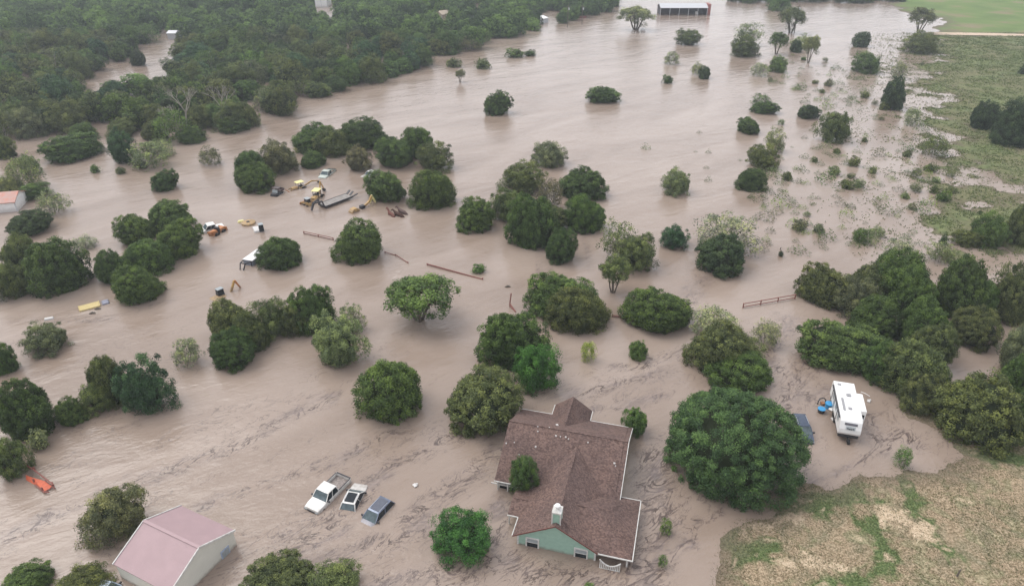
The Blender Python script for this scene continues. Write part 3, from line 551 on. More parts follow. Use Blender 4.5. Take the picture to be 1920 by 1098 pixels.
TREES = [l.split('|') for l in '''
J|j|432|307|518|366|very round bright green juniper left of the dark utility cart
J|j2|278|318|338|361|small low dark juniper alone in the current, upper left
J|j2|430|282|505|340|dark juniper behind and left of the very round bright juniper
O|b|480|262|562|330|brownish oak crown between the round juniper and the big dark thicket
J|j2|540|230|645|292|left crown of the big dark thicket above the yellow machines
J|j2|622|222|733|285|right crown of the big dark thicket above the yellow machines
J|j|556|284|612|318|low juniper in front of the thicket, just above the yellow canopies
O|b|635|275|702|325|brownish oak left of the half sunk white pickup
J|j|745|238|825|300|tall back crown of the juniper trio right of the sunk white pickup
J|j|700|256|785|318|left crown of the juniper trio behind the sunk white pickup
O|o|773|266|852|325|right, slightly grey crown of the trio behind the sunk white pickup
J|j|680|318|765|383|smooth round juniper directly right of the sunk white pickup
J|j|764|318|862|397|broad juniper above the brown animals in the water
O|g|992|265|1068|318|grey green oak standing behind the central thicket
O|o|933|303|1030|372|pale topped oak at the back left of the central thicket
S|b|1000|332|1062|400|greyish half bare tree in the middle of the central thicket
J|j2|1040|312|1142|378|dark crown at the back right of the central thicket
O|o|915|350|985|420|dull oak crown between the front left crowns of the central thicket
J|j|850|370|935|438|round juniper at the far left of the central thicket
J|j|1055|365|1142|442|smooth round juniper at the right end of the central thicket
J|j|942|365|1045|472|largest front crown of the central thicket
J|j2|1015|427|1085|497|small dark juniper at the foot of the central thicket
J|j2|902|170|962|218|lone dark juniper in open water, nearer the left wooded shore
J|j2|1097|160|1167|196|lone low dark juniper in the middle of the open water
B|j2|945|90|988|110|larger of two joined bushes in open water near the far woods
B|j2|980|93|1008|107|smaller of two joined bushes in open water near the far woods
B|o|887|109|923|131|small rounded bush off the wooded shore, left of the joined bushes
B|o|833|108|868|128|small bush close against the wooded shore
T|g|852|130|873|154|tiny leaning tree below the bush by the wooded shore
T|p2|1157|15|1232|56|wide arching pale tree in the far water left of the long barn
O|o|1260|55|1320|88|spreading oak just below the long metal roofed barn
S|p2|1242|97|1277|123|small pale tree below the oak near the long barn
B|j2|1240|140|1265|158|tiny dark bush in open water right of centre
S|p2|1370|42|1433|88|pale back crown of the pair of trees right of the barn
O|o|1366|68|1428|110|darker front crown of the pair of trees right of the barn
T|o2|1440|60|1480|102|small tree with a clear trunk right of the barn pair
J|k|1480|75|1510|100|small dark juniper between the clear trunked trees
T|p2|1503|66|1540|118|sparse tree with a thin pale trunk, right of the dark little juniper
S|p2|1478|62|1532|95|pale loose crown above the dark little juniper
T|o|1455|14|1520|62|umbrella shaped tree with a clear trunk near the top edge
O|o2|1435|-14|1487|22|tree cut by the top edge right of the barn
J|k|1594|60|1638|90|neat round dark juniper near the farm track
O|o2|1593|97|1662|140|wide light green tree in the shallows below the round dark juniper
O|o|1688|60|1768|104|broad olive tree at the start of the farm track
T|g|1700|14|1762|62|leaning grey tree with bare limbs by the green field
J|k|1645|132|1705|208|tall dark columnar juniper at the meadow edge
S|p2|1668|115|1705|150|light green tree showing behind the tall columnar juniper
J|j2|1405|190|1465|216|low dark juniper in front of a lighter crown, right part of the water
S|o2|1405|176|1450|204|lighter crown behind the low dark juniper
J|k|1492|195|1542|225|boxy dark juniper in the weedy shallows
J|j2|1376|220|1432|253|squat juniper left of the weedy shallows
O|o|1527|208|1605|272|large loose green tree in the weedy shallows
S|p2|1425|240|1478|290|pale tree above the two stacked junipers
O|j3|1394|270|1464|320|upper of the two stacked dark trees in the right water
J|j2|1375|315|1440|362|lower of the two stacked dark trees in the right water
S|p2|1292|115|1322|142|tiny pale tree beside a dark twin
J|k|1307|124|1337|150|tiny dark juniper beside its pale twin
S|p2|1405|117|1445|145|small pale bush tree left of its greener neighbour
O|o2|1440|105|1480|138|small green tree right of its paler neighbour
O|p2|1238|317|1306|370|lone pale green tree in open water right of the central thicket
O|t|1234|422|1297|470|small bluish green tree left of the big dark round juniper
S|p|1298|398|1435|490|tall pale mesquite rising behind the big dark round juniper
J|k|1298|435|1412|520|big dark round juniper with a pale mesquite behind
S|p2|1118|415|1205|500|pale grey green mesquite at the back of the group right of the central thicket
O|j3|1142|437|1240|515|dark oak in the middle of the group right of the central thicket
T|o|1120|480|1185|548|round olive tree on a short dark trunk, front of the group right of the thicket
B|o2|883|493|913|515|little bush beside the end of the floating pipe rail
T|o2|705|515|860|605|wide umbrella shaped tree on three bare leaning limbs, centre left
J|j|620|412|730|498|round juniper with foaming water at its right side
J|j2|480|438|577|510|juniper hiding the back of the white box trailer
J|j|262|375|368|442|rear crown of the left island of five junipers
J|j|210|400|300|465|left crown of the left island of five junipers
J|j|284|410|387|490|right crown of the left island of five junipers
J|j|215|447|330|522|middle front crown of the left island of five junipers
J|j2|165|468|255|540|lower left crown of the left island of five junipers
J|j|197|498|310|580|lone front juniper below the left island, right of the drowned yellow truck
J|j3|-10|435|90|532|back crown of the thicket at the left edge, below the red roofed shed
J|j2|30|448|177|562|large dark front crown of the thicket at the left edge
O|o|-30|490|72|567|lower crown of the thicket cut by the left edge
J|k|0|393|104|447|low dark juniper directly in front of the red roofed shed
S|p|60|352|135|408|pale tree right of the red roofed shed
S|p|130|440|186|472|pale low bush in the current beside the left edge thicket
O|j3|-20|252|35|300|round dark tree at the left edge under the woods
J|j2|72|250|200|308|wide dark mound on the near side of the left channel
J|j2|118|232|190|268|low crown on the left wooded shore behind the wide dark mound
O|o|196|222|262|262|crown filling the wooded shore behind the bluish dark tree
J|j3|258|228|322|268|crown on the shore behind the pale shaggy tree
S|p2|262|262|330|300|pale crown half behind the pale shaggy tree
J|k|-20|268|30|300|dark crown on the left wooded shore at the picture edge
O|o2|30|290|80|330|green crown behind the pale loose tree at the left edge
O|t|188|245|262|312|bluish dark tree right of the wide dark mound
S|p2|228|262|330|322|pale shaggy tree right of the bluish dark tree
S|g|365|272|420|314|small wiry tree standing alone off the left woods
S|p2|0|290|88|362|pale loose tree at the left edge above the shed
O|o2|20|340|100|378|low light green bush tree behind the red roofed shed
O|p2|-20|330|45|372|light crown at the left edge just behind the red roofed shed
B|o2|165|308|190|326|small bush left of a similar one in the left current
B|o|214|312|238|328|small bush right of a similar one in the left current
B|j3|255|300|280|318|small dark bush under the pale shaggy tree
O|g|35|600|147|672|grey flat topped tree below the drowned yellow truck
J|j2|-30|612|36|706|dark tree cut by the left edge beside the grey flat topped tree
J|j3|375|562|482|652|upper of the two tall dark trees in the left centre
J|j2|380|617|482|700|lower and brighter of the two tall dark trees in the left centre
O|o|462|558|560|642|middle crown of the ridge of trees in the left centre
J|j|540|535|632|632|tallest right crown of the ridge of trees in the left centre
O|p2|565|590|690|706|greyish open oak right of the ridge of trees
S|p2|630|568|690|630|pale tuft of a tree behind the greyish open oak
S|p|315|630|388|694|very pale feathery bush left of the two tall dark trees
J|j3|150|660|250|768|dark left crown of the trio at lower left
O|t|208|668|330|790|bluish green right crown of the trio at lower left
O|o|140|712|225|782|low front crown of the trio at lower left
J|j2|-30|712|115|840|big dark tree at the lower left edge
J|j|95|745|165|805|small dark tree between the lower left edge trees and the trio
O|o|-30|815|65|905|dull tree above the orange netting at the left edge
B|p2|48|800|100|850|pale bush beside the dark trees above the orange netting
J|j|665|663|808|800|big round juniper standing alone between the cars and the island trees
J|j|885|582|1030|706|rear tree of the trio behind the house
J|j3|823|685|985|822|front left tree of the trio touching the house
O|v|955|640|1052|745|brightest green tree of the trio behind the house
J|j|980|512|1118|612|left half of the broad double crown above the house
J|j3|1022|535|1150|635|right half of the broad double crown above the house
J|j|1160|537|1310|640|broad dark tree with small trunks showing at its left
S|p|1285|565|1400|650|pale green tree between the broad dark tree and the pipe fence
J|j3|1284|602|1420|712|upper brownish crown above the giant oak
J|j|1312|642|1467|742|lower green crown touching the giant oak
S|p|1405|598|1472|658|pale round tree right of the brownish crown
G|q|1238|718|1524|958|giant round oak between the house and the camper
O|o2|1163|762|1225|825|small oak at the back right corner of the house
W|v|806|945|935|1070|bright bushy willow like tree left of the green gable
O|g|140|900|285|1032|grey green tree behind the pink roofed metal building
J|j2|-20|1066|110|1150|dark tree at the bottom left corner
O|j3|90|1068|215|1150|tree at the bottom edge left of the pink roofed building
J|j3|448|1058|595|1160|left of the two crowns at the bottom edge near the cars
O|o|562|1052|690|1160|right of the two crowns at the bottom edge near the cars
J|j3|1487|497|1602|582|tree at the right end of the pipe fence
O|g|1555|520|1655|602|greyish crown beside the tree at the fence end
J|j|1605|470|1765|585|back left crown of the large right hand grove
J|j|1730|482|1870|610|back middle crown of the large right hand grove
J|j3|1840|490|1970|620|back right crown of the grove, cut by the right edge
S|p|1650|447|1722|500|pale crown peeking out behind the grove
S|p2|1730|452|1800|500|second pale crown peeking out behind the grove, nearer the right edge
J|j2|1575|555|1700|650|inner crown of the grove left of its centre
J|j|1668|560|1790|668|inner crown at the centre of the grove
J|j3|1770|575|1880|660|inner crown of the grove above the small pool
J|j|1490|598|1665|712|long front left crown of the grove above the camper
J|j3|1640|640|1800|768|front middle crown of the grove right of the camper
J|j3|1735|690|1940|852|front right crown of the grove above the grass bank
O|g|1850|592|1960|710|greyish crown of the grove at the right edge
J|j3|1585|490|1700|572|upper left inner crown of the grove, behind the greyish crown
J|j|1655|500|1770|600|upper middle inner crown of the grove
J|j2|1780|520|1890|612|upper right inner crown of the grove above the small pool
J|j3|1690|600|1800|700|inner crown of the grove just left of the small pool
J|j2|1600|640|1705|728|inner crown of the grove behind the camper's far end
J|j|1850|660|1965|775|crown at the right edge below the small pool
J|j3|1680|690|1790|785|low crown of the grove above the sandy patch of bank
J|j2|1850|740|1965|845|lowest crown of the grove at the right edge
J|j3|430|585|510|668|inner crown joining the tall dark pair to the ridge of trees, left centre
O|j3|520|565|592|636|inner crown in the middle of the ridge of trees, left centre
O|j3|585|240|660|298|inner crown between the two big ones of the dark thicket above the machines
J|j3|500|278|562|322|low crown joining the brownish oak to the small juniper above the machines
J|j3|985|385|1070|440|inner crown of the central thicket between its front crowns
O|o|1170|440|1225|500|inner crown of the group right of the central thicket
O|j3|1330|620|1440|700|inner crown between the two trees above the giant oak
J|j2|915|600|985|690|inner crown of the trio behind the house
B|k|1757|432|1781|461|small dark bush left of the bush row by the meadow
O|j3|1777|428|1850|468|left part of the bush row below the meadow
O|o2|1812|398|1905|470|middle part of the bush row below the meadow
J|j3|1870|385|1965|466|right part of the bush row, at the right edge
J|k|1807|190|1880|246|smaller dark juniper of the meadow pair at the right edge
J|k|1848|190|1965|279|larger dark juniper of the meadow pair at the right edge
J|k|1908|120|1945|146|small dark juniper cut by the right edge on the meadow
S|o|1720|250|1792|298|loose olive bush at the meadow shore
S|y|1085|632|1120|682|yellow green sapling behind the house
O|o2|1175|638|1216|678|small green sapling right of the yellow one behind the house
S|w|1235|960|1264|1006|light sapling in the debris right of the house
S|w|1231|1030|1254|1066|smallest sapling near the bottom edge right of the house
S|w|1092|1088|1118|1112|leafy sprig at the bottom edge below the green gable
S|p2|1690|200|1730|238|thin pale tree below the tall columnar juniper
B|k|1458|462|1470|482|upright dark sprig in the open right hand water
'''.strip().split('\n')]
for r_ in TREES:
    k, cc, x0, y0, x1, y1, lb = r_; y1f = float(y1)
    land = float(x0) > 1740 or (y1f < 110 and float(x0) > 1680) 
    nm = None
    if 'sapling' in lb or 'sprig' in lb: nm = 'sapling'
    elif 'bush' in lb.split(' in ')[0].split(' at ')[0] and 'tree' not in lb and k != 'B': nm = 'low_bush'
    tree(k, cc, float(x0), float(y0), float(x1), y1f, lb, name=nm, ground=land)
# ---------------------------------------------------------------- woodland on the left
WOOD = [(-80, 268), (20, 268), (110, 272), (200, 243), (300, 246), (335, 266), (395, 262), (480, 240), (492, 222), (545, 214), (562, 192), (650, 165), (760, 138), (850, 105), (930, 78), (1000, 57), (1060, 43), (1150, 20), (1165, -45), (-200, -45)]
GAPS = [[(130, 158), (205, 125), (262, 98), (290, 70), (318, 58), (338, 60), (332, 98), (300, 112), (292, 138), (225, 145), (170, 165)], [(465, 192), (500, 190), (500, 210), (470, 214)], [(1005, 25), (1050, 22), (1045, 50), (1010, 55)],
        [(585, -4), (630, -4), (630, 14), (590, 14)], [(825, 25), (850, 25), (850, 42), (825, 42)], [(885, -2), (905, 0), (900, 18), (885, 12)]]
woods = []
for iy in np.arange(176, 560, 7.4):
    for ix in np.arange(-420, 190, 7.8):
        x = ix+random.uniform(-3, 3); y = iy+random.uniform(-3, 3); a = random.uniform(3.4, 5.9)*(1.25 if random.random() < .12 else 1); c = a*random.uniform(.6, 1.05)
        u, v = Q([[x, y, 0], [x, y, c], [x, y, 1.6*c]]); u = u[0]
        if not (-90 < u < 1180) or v[0] < -40: continue
        if not inside(np.array([u]), np.array([v[0]-a*1.2]), WOOD)[0] or not inside(np.array([u]), np.array([v[0]]), WOOD)[0]: continue
        if any(inside(np.array([u]*3), v, g).any() for g in GAPS): continue
        if random.random() < .05: continue
        woods.append((y, x, a, c))
woods.sort()
WCOL = ['j', 'j2', 'o2', 'o', 'j3', 't', 'k', 'o2', 'j2', 'o']
vis = woods[:298]; rest = woods[298:]
for y, x, a, c in vis:
    q = random.random(); cc = random.choice(WCOL)
    if q < .05: cc = 'g'
    if q > .965: cc = 'w'
    if cc == 'b': cc = 'o'
    fk = random.choice(['F', 'F', 'F', 'O', 'O', 'J', 'S'] if cc not in ('g', 'w') else ['S', 'O'])
    tree(fk, cc, 0, 0, 0, 60, 'green tree crown packed among others at the edge of the flooded woodland', raw=(x, y, a, c), group='trees of the flooded woodland', name='woodland_tree')
for k_, cc_2, bb, lb in (('J', 'k', (240, 92, 280, 125), 'dark round tree standing in the gap of the left woods'), ('F', 'w', (440, 97, 508, 150), 'bright green round crown standing out of the woods'), ('F', 'w', (222, 138, 305, 182), 'bright green spreading crown below the gap of the left woods'), ('S', 'b', (855, 66, 905, 98), 'greyish purple bare topped tree at the corner of the wooded shore'), ('F', 'j3', (497, 160, 560, 222), 'rounded crown at the bend of the wooded shore')):
    tree(k_, cc_2, *bb, lb, name='woodland_tree')
def merge_woods(rest):
    Vs = []; Fs = []; vs = []; cs = []; b = 0; src = [crown(900+i, 90, 30, .072, clump=.22, amp=.35, spread=.15) for i in range(5)]
    cores = [core_mesh(900+i, .74, .25) for i in range(5)]
    for i, (y, x, a, c) in enumerate(rest):
        V, F, v, _ = src[i % 5]; t = random.uniform(0, 6.28); ct, st = math.cos(t), math.sin(t); tone = random.gauss(0, .2)
        for VV, FF, vv in ((V, F, np.clip(v+tone, 0, 1)), (cores[i % 5][0]*.85, cores[i % 5][1], np.zeros(len(cores[i % 5][1])))):  # cores take the darkest leaf tone, painting shade into the gaps
            W = np.stack([(VV[:, 0]*ct-VV[:, 1]*st)*a+x, (VV[:, 0]*st+VV[:, 1]*ct)*a+y, VV[:, 2]*c+.6*c], 1)
            Vs.append(W); Fs.append(FF+b); vs.append(vv); b += len(W)
    return mesh_np('woodland', np.vstack(Vs), np.vstack(Fs), np.concatenate(vs))
if rest:
    o = link('woodland', merge_woods(rest), M['leaf']); o.color = COLS['o2']+(1,); tag(o, 'far green woodland reaching to the top edge of the picture', 'woodland', kind='stuff')
print('woods', len(vis), len(rest))
# dark tree line at the top right edge and leafless trees in the woods
for i in range(26):
    px = 1375+i*12.5+random.uniform(-3, 3); py = 3+random.uniform(-4, 3)+(px-1375)*.004; p = P(px, py); a = random.uniform(3, 4.6)
    tree('F', random.choice(['j2', 'k', 'j']), 0, 0, 0, 5, 'dark tree of the row along the top edge above the flooded track', raw=(p.x, p.y, a, a*.7), group='tree row along the top edge')
def bare_tree(px, py, h, seed, label, lean=0.3):
    p = P(px, py); r = random.Random(seed); root = empty('dead_tree', (p.x, p.y, 0), r.uniform(-.3, .3)); tag(root, label, 'tree')
    mb = MB(); mb.tube([(0, 0, -1), (lean*.4, 0, h*.25), (lean, .2, h*.45)], [.3, .24, .2], 8); mb.build('trunk', M['deadwood'], root)
    br = MB()
    def grow(a, d, ln, rad, lv):
        e = a+d*ln; br.tube([a, a.lerp(e, .5)+Vector((r.uniform(-.2, .2), r.uniform(-.2, .2), .1))*ln*.3, e], [rad, rad*.75, rad*.5], 5, False)
        if lv:
            for k in range(3): grow(e, (d+Vector((r.uniform(-.8, .8), r.uniform(-.8, .8), r.uniform(-.2, .5)))).normalized(), ln*.68, rad*.5, lv-1)
    for k in range(4): grow(Vector((lean, .2, h*.45)), Vector((math.cos(k*1.6)*.6+lean*.1, math.sin(k*1.6)*.6, .9)).normalized(), h*.27, .17, 3)
    br.build('branches', M['deadwood'], root)
bare_tree(352, 246, 11, 1, 'tall pale dead tree with forked bare limbs in front of the woods', .6)
bare_tree(405, 236, 10, 2, 'leaning dead tree right of the tall forked one', 2.2)
bare_tree(332, 252, 7, 3, 'thin dark dead trunk at the left of the dead trees', -.8)
bare_tree(882, 92, 6, 4, 'greyish bare tree at the corner of the woodland shore', .3)
for i, (x0, y0, x1, y1, cc) in enumerate([(325, 238, 390, 272, 'j2'), (400, 215, 470, 252, 'j2'), (455, 200, 492, 240, 'o'), (497, 168, 552, 220, 'j')]):
    tree('O', cc, x0, y0, x1, y1, ['low dark shrubby crown at the foot of the dead trees', 'dark crown right of the leaning dead tree', 'narrow dull crown next to the gap in the wooded shore', 'round crown jutting from the wooded shore right of the gap'][i])
# ---------------------------------------------------------------- weeds, tufts and grass on the right
def weed_mesh(seed, n=170):
    r = np.random.default_rng(seed); t = r.uniform(0, 6.28, n); q = r.uniform(0, 1, n)**.6
    pos = np.stack([q*np.cos(t), q*np.sin(t), r.uniform(.05, 1.9, n)*(1.12-q)], 1); V, F = leaf_quads(pos, r.normal(size=(n, 3))+[0, 0, .1], .1, r, .4)
    me = mesh_np('weed', V, F, np.clip(r.normal(.5, .2, n), 0, 1)); me.materials.append(M['leaf']); return me
WEEDS = [weed_mesh(40+i) for i in range(5)]
REG = [([(1380, 100), (1720, 95), (1740, 300), (1560, 300), (1480, 200)], 70), ([(1480, 110), (1660, 140), (1650, 215), (1480, 190)], 45), ([(1180, 260), (1420, 240), (1480, 420), (1280, 330)], 14), ([(1430, 250), (1780, 290), (1770, 400), (1430, 330)], 62), ([(1400, 330), (1760, 390), (1740, 460), (1420, 480)], 68)]
nw = 0
sh = 0
while sh < 46:
    px, py = random.uniform(1400, 1790), random.uniform(100, 465)
    if px < 1400+(py-100)*.25 or (py < 300 and px > 1740): continue
    sh += 1; p = P(px, py); a = random.uniform(.9, 1.9)
    tree(random.choice('BBS'), random.choice(['o', 'o2', 'p2', 'g', 'j3']), 0, 0, 0, 60, 'small half drowned shrub among the weeds of the flooded meadow', name='meadow_shrub', raw=(p.x, p.y, a, a*random.uniform(.6, 1)), group='half drowned shrubs of the flooded meadow', cat='shrub')
for poly, cnt in REG:
    k = 0
    while k < cnt:
        px = random.uniform(min(q[0] for q in poly), max(q[0] for q in poly)); py = random.uniform(min(q[1] for q in poly), max(q[1] for q in poly))
        if not inside(np.array([px]), np.array([py]), poly)[0]: continue
        k += 1; p = P(px, py); a = random.uniform(.45, 1.15)*(1.9 if random.random() < .22 else 1)
        o = link('weed_tuft', random.choice(WEEDS)); o.location = (p.x, p.y, -.05); o.scale = (a*random.uniform(.8, 1.6), a, a*random.uniform(.5, .9)); o.rotation_euler = (0, 0, random.uniform(0, 6.28))
        q = COLS[random.choice(['o', 'o2', 'p2', 'o2', 'b', 'y', 'o'])]; o.color = (q[0]*.85, q[1]*.95, q[2]*.8, 1)
        tag(o, 'small leafy weed tuft poking out of the shallow brown water beside the meadow', 'weed', 'weed tufts in the flooded meadow'); nw += 1
def grass_mesh(n, xr, yr, size, hmin, hmax, seed, blades=4, dens=None):
    r = np.random.default_rng(seed); X = r.uniform(*xr, n*5); Y = r.uniform(*yr, n*5); H = height(X, Y)
    u, v = Q(np.stack([X, Y, H], 1)); ok = (H > hmin) & (H < hmax) & (u > -60) & (u < 1990) & (v < 1130)
    pr = fbm(X*.3, Y*.3, seed+5); ok &= pr+r.uniform(-.25, .25, len(X)) > .47; ok &= (H > 0) | (r.random(len(X)) < np.exp(H/.2)*.8)
    X, Y, H = X[ok][:n], Y[ok][:n], H[ok][:n]; m = len(X)
    X = np.repeat(X, blades)+r.normal(0, size*.6, m*blades); Y = np.repeat(Y, blades)+r.normal(0, size*.6, m*blades); H = np.repeat(H, blades)
    s = size*r.uniform(.6, 1.4, len(X)); t = r.uniform(0, 6.28, len(X)); wd = s*.28
    bx = np.cos(t)*wd; by = np.sin(t)*wd; lx = r.normal(0, .35, len(X))*s; ly = r.normal(0, .35, len(X))*s
    z = np.maximum(H, -.02)-.03
    V = np.stack([np.stack([X-bx, Y-by, z], 1), np.stack([X+bx, Y+by, z], 1), np.stack([X+lx, Y+ly, z+s], 1)], 1).reshape(-1, 3)
    vv = np.repeat(np.clip(r.normal(.5, .18, m), 0, 1), blades)
    return mesh_np('grass', V, np.arange(len(V)).reshape(-1, 3), vv)
o = link('bank_grass', grass_mesh(16000, (17, 66), (38, 76), .1, -.03, 9, 11), M['leaf']); o.color = (.1, .115, .05, 1); tag(o, 'short dry and green grass on the near bank, lower right', 'grass', kind='stuff')
o = link('meadow_grass', grass_mesh(60000, (60, 250), (92, 330), .24, -.6, 9, 12), M['leaf']); o.color = (.115, .155, .06, 1); tag(o, 'rough olive grass of the far meadow and its drowned edge', 'grass', kind='stuff')
# ---------------------------------------------------------------- the green gabled house
K = 55/51.0
ho = P(970, 1018); house = empty('flooded_house', (.48*K, 43.04*K, 0), R(-15), K)
tag(house, 'flooded green sided house with brown shingle roof and white trim', 'house')
def ridge_solid(mb, u0, u1, v0, v1, zr, ze, axis, zb, hip0=0, hip1=0):
    """closed gable/hip volume; the ridge runs along axis"""
    if axis == 'u':
        vm = (v0+v1)/2; A = [(u0, v0, ze), (u1, v0, ze), (u1, v1, ze), (u0, v1, ze)]; B = [(u0+hip0, vm, zr), (u1-hip1, vm, zr)]
        F = [(0, 1, 5, 4), (2, 3, 4, 5), (1, 2, 5), (3, 0, 4)]
    else:
        um = (u0+u1)/2; A = [(u0, v0, ze), (u1, v0, ze), (u1, v1, ze), (u0, v1, ze)]; B = [(um, v0+hip0, zr), (um, v1-hip1, zr)]
        F = [(1, 2, 5, 4), (3, 0, 4, 5), (0, 1, 4), (2, 3, 5)]
    b = [(x, y, zb) for x, y, z in A]; vs = A+B+b
    F = F+[(0, 6, 7, 1), (1, 7, 8, 2), (2, 8, 9, 3), (3, 9, 6, 0), (9, 8, 7, 6)]
    mb.add(vs, F)
rf = MB()
ridge_solid(rf, -3.8, 7.97, 5.7, 16.85, 4.22, 1.3, 'u', 1.19)
ridge_solid(rf, -.35, 7.3, .03, 10.6, 3.6, 1.302, 'v', 1.205)
for q in ([(-.35, -.3, 1.302), (3.475, -.3, 3.6), (3.475, .05, 3.6), (-.35, .05, 1.302)], [(3.475, -.3, 3.6), (7.3, -.3, 1.302), (7.3, .05, 1.302), (3.475, .05, 3.6)], [(7.9, 5.7, 1.3), (8.38, 5.7, 1.3), (8.38, 11.275, 4.22), (7.9, 11.275, 4.22)], [(7.9, 11.275, 4.22), (8.38, 11.275, 4.22), (8.38, 16.85, 1.3), (7.9, 16.85, 1.3)]):
    rf.add(q+[(x, y, z-.1) for x, y, z in q], [(0, 1, 2, 3), (7, 6, 5, 4), (0, 4, 5, 1), (1, 5, 6, 2), (2, 6, 7, 3), (3, 7, 4, 0)])
HQ = [(3, .04), (7.29, .04), (7.29, -.25), (10.25, -.25), (10.25, 6.7), (3, 6.7)]
hv = [(u, v, 1.298+.4495*(v+.25) if v < 3 else 1.298) for u, v in HQ]+[(6.8, 3.225, 2.86), (3, 3.225, 2.86)]+[(u, v, 1.2) for u, v in HQ]
rf.add(hv, [(0, 1, 2, 3, 6, 7), (3, 4, 6), (4, 5, 7, 6), (0, 8, 9, 1), (1, 9, 10, 2), (2, 10, 11, 3), (3, 11, 12, 4), (4, 12, 13, 5), (5, 13, 8, 0, 7), (13, 12, 11, 10, 9, 8)])
ridge_solid(rf, -1.42, 3.0, 1.9, 5.35, 1.75, 1.25, 'u', 1.16)
ridge_solid(rf, -.4, 3.74, 12.2, 18.55, 3.45, 1.303, 'v', 1.195, 0, .75)
roof = rf.build('roof', M['shingle'], house)
for a, b in (((-3.8, 11.275, 4.23), (8.3, 11.275, 4.23)), ((3.475, 3.6, 3.615), (3.475, 1.9, 3.615)), ((3.475, 8.9, 3.63), (3.475, 6.9, 3.63)), ((4.7, 3.22, 2.88), (5.6, 3.22, 2.88)), ((-1.3, 3.62, 1.77), (.1, 3.62, 1.77)), ((1.67, 13.4, 3.46), (1.67, 17.7, 3.46))):
    cap = MB(); cap.beam(a, b, .16, .07); cap.build('ridge_cap', M['shingle'], roof)
for a, b in (((10.3, -.28, 1.25), (10.3, 6.72, 1.25)), ((10.25, 6.75, 1.25), (8.35, 6.75, 1.25)), ((7.25, -.3, 1.24), (10.35, -.3, 1.24)), ((-.42, -.3, 1.24), (-.42, 1.85, 1.24)), ((-.42, 1.86, 1.23), (-1.45, 1.86, 1.23)),
             ((-3.85, 16.9, 1.24), (-.4, 16.9, 1.24)), ((3.8, 16.9, 1.24), (8.35, 16.9, 1.24)), ((-.46, 16.9, 1.25), (-.46, 18.55, 1.25)), ((3.8, 16.9, 1.25), (3.8, 18.5, 1.25)), ((-3.85, 5.66, 1.24), (-1.3, 5.66, 1.24))):
    g = MB(); g.beam(a, b, .08, .11); g.build('gutter', M['trim'], house)
f_ = MB()
for s_ in (-1, 1):       # right hand rake boards of the main roof
    f_.beam((8.4, 11.275, 4.16), (8.4, 11.275+s_*5.55, 1.24), .07, .22)
f_.build('rake_board', M['trim'], house)
f_ = MB(); f_.beam((3.475, -.33, 3.54), (-.38, -.33, 1.24), .05, .13); f_.beam((3.475, -.33, 3.54), (7.3, -.33, 1.24), .05, .13)
f_.build('gable_edge', mat('red_brown_edge', (.15, .06, .05), .6), house)
wl = MB()
wl.add([(0, 0, -1.6), (7.1, 0, -1.6), (7.1, 0, 1.4), (3.475, 0, 3.5), (0, 0, 1.4)], [(0, 1, 2, 3, 4)])      # gable wall
wl.add([(0, 0, -1.6), (0, 6, -1.6), (0, 6, 1.18), (0, 0, 1.18)], [(0, 1, 2, 3)])
wl.add([(7.1, 0, -1.6), (7.1, 0, 1.18), (7.1, 6.5, 1.18), (7.1, 6.5, -1.6)], [(0, 1, 2, 3)])
wl.box((2.2, 11.3, -.25), (11.6, 10.3, 2.86))
wl.add([(8.0, 6.2, 1.18), (8.0, 16.4, 1.18), (8.0, 11.275, 3.95)], [(0, 1, 2)])
wl.box((1.67, 17.2, -.25), (3.5, 2.1, 2.86))
wl.build('wall', M['green'], house)
tr = MB()
for u in (.05, 7.05): tr.box((u, -.02, -.2), (.16, .06, 2.85))
tr.box((8.06, 6.3, -.2), (.12, .16, 2.8)); tr.box((9.85, .05, -.1), (.14, .14, 2.7)); tr.box((9.85, 6.2, -.1), (.14, .14, 2.7))
tr.box((8.03, 8.6, 0), (.08, 4.4, .5))
tr.build('corner_board', M['trim'], house)
def window(parent, u, v, z0, z1, w_, axis='u', fr='white'):
    f = MB(); gl = MB(); low = MB(); t = .13
    def B_(mb, uu, zz, du, dz, dv, off): mb.box((uu, v-off, zz) if axis == 'u' else (u+off, uu, zz), (du, dv, dz) if axis == 'u' else (dv, du, dz))
    uc = u if axis == 'u' else v; zc = (z0+z1)/2; h = z1-z0
    B_(f, uc-w_/2, zc, t, h, .09, .03); B_(f, uc+w_/2, zc, t, h, .09, .03); B_(f, uc, z1, w_+t, t, .1, .035); B_(f, uc, z1-.55, w_-t, .04, .07, .03)
    fo = f.build('window', M['trim'], parent); B_(gl, uc, z1-.3, w_-t, .5, .02, .02); gl.build('pane', M['grey'], fo); B_(low, uc, z0+(z1-.57-z0)/2, w_-t, z1-.57-z0, .02, .018); low.build('pane', M['glass'], fo)
window(house, 1.4, 0, -.9, 1.12, 1.12); window(house, 5.8, 0, -.9, 1.08, 1.12)
window(house, -3.0, 6.15, -.9, .95, .9); window(house, -2.0, 6.15, -.9, .95, .9)
p_ = MB()
for u in (-3.5, -2.5): p_.box((u, 5.85, 0), (.12, .12, 2.4))
p_.box((-3.0, 5.85, .75), (2.4, .08, .1)); p_.box((-1.3, 2.0, 0), (.1, .1, 2.4)); p_.build('porch_post', M['trim'], house)
ch = MB(); ch.box((3.45, .5, 3.6), (.7, .8, 2.1)); cho = ch.build('chimney', M['green'], house)
ct_ = MB()
for a, b in ((-.36, -.41), (.36, -.41), (-.36, .41), (.36, .41)): ct_.box((3.45+a, .5+b, 3.6), (.11, .09, 2.12))
